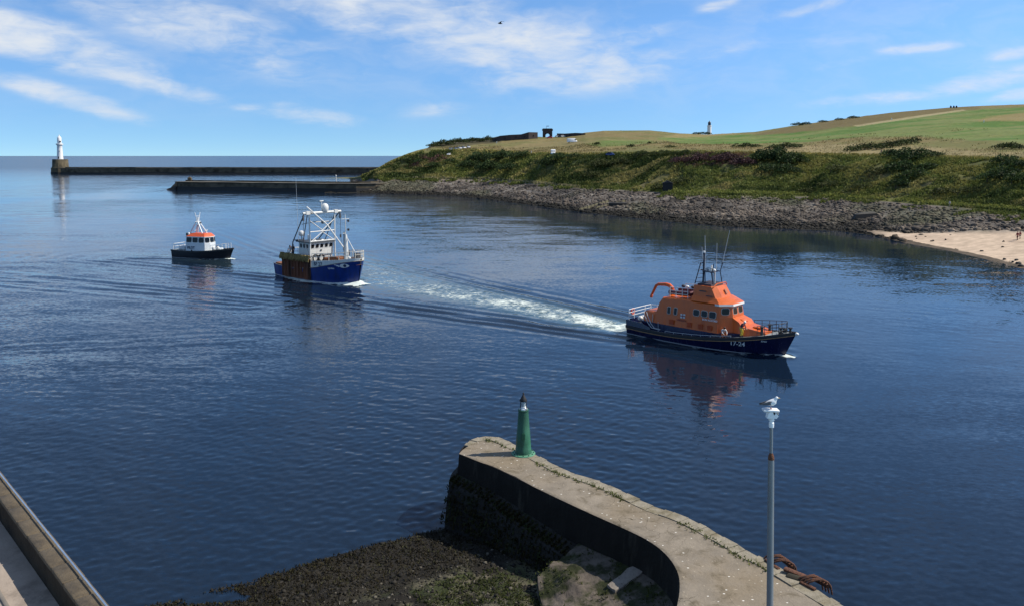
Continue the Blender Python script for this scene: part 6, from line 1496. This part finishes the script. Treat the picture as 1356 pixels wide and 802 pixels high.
row_bushes([(1186,208,34,14),(1204,214,38,18),(1222,207,30,12),(1240,208,24,8),(1192,228,34,18),(1212,238,38,16),(1226,226,26,14),(1196,247,30,14)], 'big dark bramble bush', 'in the clump below the walkers', 'dark bramble clump on the bank', DKG)
row_bushes([(1325,197,18,8),(1336,197.5,22,11),(1350,198,16,8)], 'dark gorse bush', 'on the tan grass at right', 'gorse near the right edge', GOR)
row_bushes([(1330,216,34,12),(1346,222,34,14),(1322,238,40,18),(1350,242,30,16)], 'dark thicket bush', 'on the bank above the beach', 'thicket at the right edge', DKG)
row_bushes([(975,195.5,16,6),(989,195.5,22,8),(1002,195,14,5)], 'low dark gorse', 'behind the heather bank', 'low gorse left', GOR)
row_bushes([(1024,198,20,8),(1040,196.5,24,9),(1054,197,18,8)], 'dark gorse bush', 'behind the dark green thicket', 'gorse behind the thicket', GOR)
row_bushes([(1010,214,34,18),(1030,216,38,22),(1050,219,34,20),(1020,228,36,14),(1044,230,36,14)], 'dense dark green bush', 'in the middle thicket', 'middle thicket on the bank', DKG)
row_bushes([(928,214,40,12),(962,214,44,14),(984,219,36,14),(902,216,34,10)], 'purple brown heather bush', 'at the bank top', 'heather on the bank', HEA)
row_bushes([(835,195.5,13,6),(860,190.5,5,3),(790,192.5,9,6),(888,196,16,5)], 'small dark bush', 'alone on the open grass', 'scattered small bushes', GOR)
row_bushes([(880,205,34,8),(905,204,30,7),(852,207,30,9)], 'dark gorse bush', 'along the plateau edge', 'gorse at the plateau edge', GOR)
row_bushes([(640,214,44,15),(664,212,46,16),(688,210,40,12),(650,226,46,16),(622,222,40,12),(676,226,40,12)], 'dark green bush', 'in the wide slope thicket', 'wide thicket on the left slope', DKG)
row_bushes([(744,212,34,12),(726,219,38,12),(760,209,26,8)], 'dark green bush', 'in the gully below the van', 'bushes in the gully', DKG)
row_bushes([(800,222,38,14),(822,218,34,12),(786,234,34,10)], 'olive green bush', 'on the middle slope', 'olive bushes mid slope', OLV)
row_bushes([(575,221,26,8),(556,216,20,6),(598,215,24,7),(540,214,16,6)], 'dark scrubby bush', 'near the headland point', 'scrub bushes at the point', DKG)
row_bushes([(1102,247,34,10),(1140,251,36,10),(1068,256,26,9),(880,251,20,10),(870,252,14,12),(1250,258,34,11),(1286,256,40,12),(1160,232,30,12),(1110,226,30,10),(900,243,34,10)], 'mixed green bush', 'low on the bank', 'bushes low on the bank', OLV)
row_bushes([(1056,167.0,17,5),(1068,165.6,14,5),(1090,162.4,13,4),(1112,159.6,13,4),(1130,157.4,14,5)], 'dark windblown tree', 'on the long hill skyline', 'skyline trees on the hill', GOR, name='tree', sink=.5)
row_bushes([(922,178.5,12,4),(931,178.3,14,5),(938,178.5,10,4)], 'dark tree', 'at the foot of the distant lighthouse', 'trees by the lighthouse', GOR, name='tree', sink=.5)
row_bushes([(574,194.5,18,7),(588,192.5,28,9),(606,190.5,30,9),(628,188.5,30,9),(648,187,24,8)], 'dark scrub bush', 'on the left headland ridge', 'scrub on the left ridge', GOR)
# grass and bracken over the whole bank, rough grass on the plateau edge
def scatter(seg, n, seed, fr=(0, 1), cx=(480, 1500)):
    rg = np.random.default_rng(seed); ids = np.where(TAG[:, 0] == seg)[0]; lo, hi = ids[0], ids[-1]
    r_ = lo + (fr[0]+(fr[1]-fr[0])*rg.random(n))*(hi-lo); c_ = np.clip((rg.uniform(cx[0], cx[1], n)-CX[0])/1.25, 0, len(CX)-2)
    i = np.clip(r_.astype(int), 0, G.shape[0]-2); j = c_.astype(int); fi = (r_-i)[:, None]; fj = (c_-j)[:, None]
    p = G[i, j]*(1-fi)*(1-fj) + G[i+1, j]*fi*(1-fj) + G[i, j+1]*(1-fi)*fj + G[i+1, j+1]*fi*fj
    return p, col[i, j], i, j
P, Cg, ii, jj = scatter(2, 52000, 1, (0.02, 1.0))
keep = fbm(P[:,0]/6, P[:,1]/6, 91, 4) > .30; P, Cg = P[keep], Cg[keep]
P2, C2, i2, j2 = scatter(1, 9000, 14, (.80, 1.0)); k2_ = (fbm(P2[:,0]/5, P2[:,1]/5, 94, 4) + .9*(i2/np.where(TAG[:,0] == 1)[0][-1]-.93)*2 > .52); P = np.concatenate([P, P2[k2_]]); Cg = np.concatenate([Cg, np.tile(np.array([[.062,.070,.022]]), (int(k2_.sum()), 1))])
scr = tufts('undergrowth', P, np.clip(.0022*np.hypot(P[:,0], P[:,1]), .4, 1.1), np.clip(Cg*np.array([1.95,2.0,1.5]), 0, 1), LEAFM, 21, flat=.35, per=3, aspect=.5); props(scr, 'bracken and rough grass covering the steep bank', kind='stuff')
P, Cg, ii, jj = scatter(3, 26000, 2, (0.0, .34)); keep = (Cg[:,0] > .14) & (fbm(P[:,0]/8, P[:,1]/8, 92, 3) > .45); P, Cg = P[keep], Cg[keep]
gr = tufts('grass', P, np.clip(.0012*np.hypot(P[:,0], P[:,1]), .3, .8), np.clip(Cg*1.25, 0, 1), LEAFM, 22, flat=.5, per=2, aspect=.3); props(gr, 'dry tan grass on the headland plateau', kind='stuff')
P, Cg, ii, jj = scatter(1, 26000, 3, (0.02, .97), (470, 1440))
sp = SANDP[ii, jj]; keep = (sp < .25) | (np.random.default_rng(5).random(len(P)) < .006); keep &= ~((np.arange(len(P)) % 2 == 0) & (P[:,2] > 3)); P, Cg, sp = P[keep], Cg[keep], sp[keep]; Cg = np.where(sp[:, None] > .25, np.array([.06,.05,.042]), Cg)
rs = np.random.default_rng(6).gamma(2.0, .11, len(P))+.14; P[:, 2] += rs*.05
st = rocks_mesh('boulders', P, np.clip(rs, .14, 1.1), STONEM, 7, Cg*np.array([1.0,.9,.8])*(.55+.6*np.random.default_rng(8).random((len(P), 1)))); props(st, 'tumbled shore boulders and weed below the bank', kind='stuff')
# wooden groynes on the rock shore, small dark hut and beach boulders
for pa, pb_, lab in (((768,279),(806,268),'long weathered timber groyne slanting down the rocky shore'),((790,277),(828,268),'second timber groyne beside it, slightly nearer the camera')):
    a = on_hill(*pa); b = on_hill(*pb_); o = empty('groyne', tuple(a), 0, lab, 'groyne', 'groynes on the rocky shore'); d = b-a
    MB().loft([[(d.x*t+sx*.2, d.y*t+sx*.3, d.z*t+zz) for sx, zz in ((-1,-.5),(1,-.5),(1,.75),(-1,.75))] for t in (0,.33,.66,1)]).build('planks', mat('grey green timber', lin((118,112,86)), .9, var=.3), o, smooth=False)
    for i in range(9): MB().lathe([(.2,-.6),(.18,1.1)], (d.x*i/8, d.y*i/8, d.z*i/8), 8).build('pile', mat('dark pile', (.05,.045,.035), .9), o)
p = on_hill(1147, 287.5); o = MB().loft([[(-3.4,-1.2,-.5),(3.4,-1.0,-.5),(3.2,1.2,-.5),(-3.2,1.2,-.5)],[(-3,-1,.7),(2.4,-.8,1.0),(2.6,.9,1.0),(-2.8,.9,.6)],[(-1,-.4,1.3),(1.8,-.4,1.4),(1.8,.4,1.4),(-1,.4,1.2)]]).build('rock', WETG, None, angle=20); o.location = p; props(o, 'large dark rock lying on the grey shingle above the sand', 'rock')
p = on_hill(818, 273); o = MB().box((0,0,.5), (6,2.2,1.3), bev=.2).build('culvert', WETG, None); o.location = p; props(o, 'dark low concrete culvert on the rocky shore beside the groynes', 'culvert')
p = on_hill(884, 253); hu = empty('hut', tuple(p), R(-10), 'small dark hut half hidden in bushes above the rocky shore', 'hut'); MB().box((0,0,1.3), (3.4,2.6,2.8)).build('wall', mat('black tarred boards', (.015,.015,.016), .8, var=.3), hu, smooth=False); MB().side([(-1.9,2.7),(1.9,2.7),(0,3.6)], 1.5).build('roof', mat('dark felt roof', (.03,.03,.034), .9), hu, smooth=False)
BB = [(1348,349.5,3.2),(1352,352.8,2.6),(1346,345,2.0),(1330,344,1.6),(1300,333,1.4),(1252,318,1.2),(1236,319.5,1.4),(1220,311,2.0),(1341,347.5,1.6)]
for i, (px, py, s) in enumerate(BB):
    p = on_hill(px, py); o = rocks_mesh('boulder', [(0,0,0)], [s*.17*math.hypot(p.x,p.y)/134], WETG, 30+i); o.location = (p.x, p.y, p.z+.1); props(o, 'dark boulder on the sand by the water, %s of the line' % ('lowest right','rightmost','upper one by the edge','fourth from the right','middle','third from the left','second from the left','leftmost','smallest of the right cluster')[i], 'boulder', 'boulders on the sand')
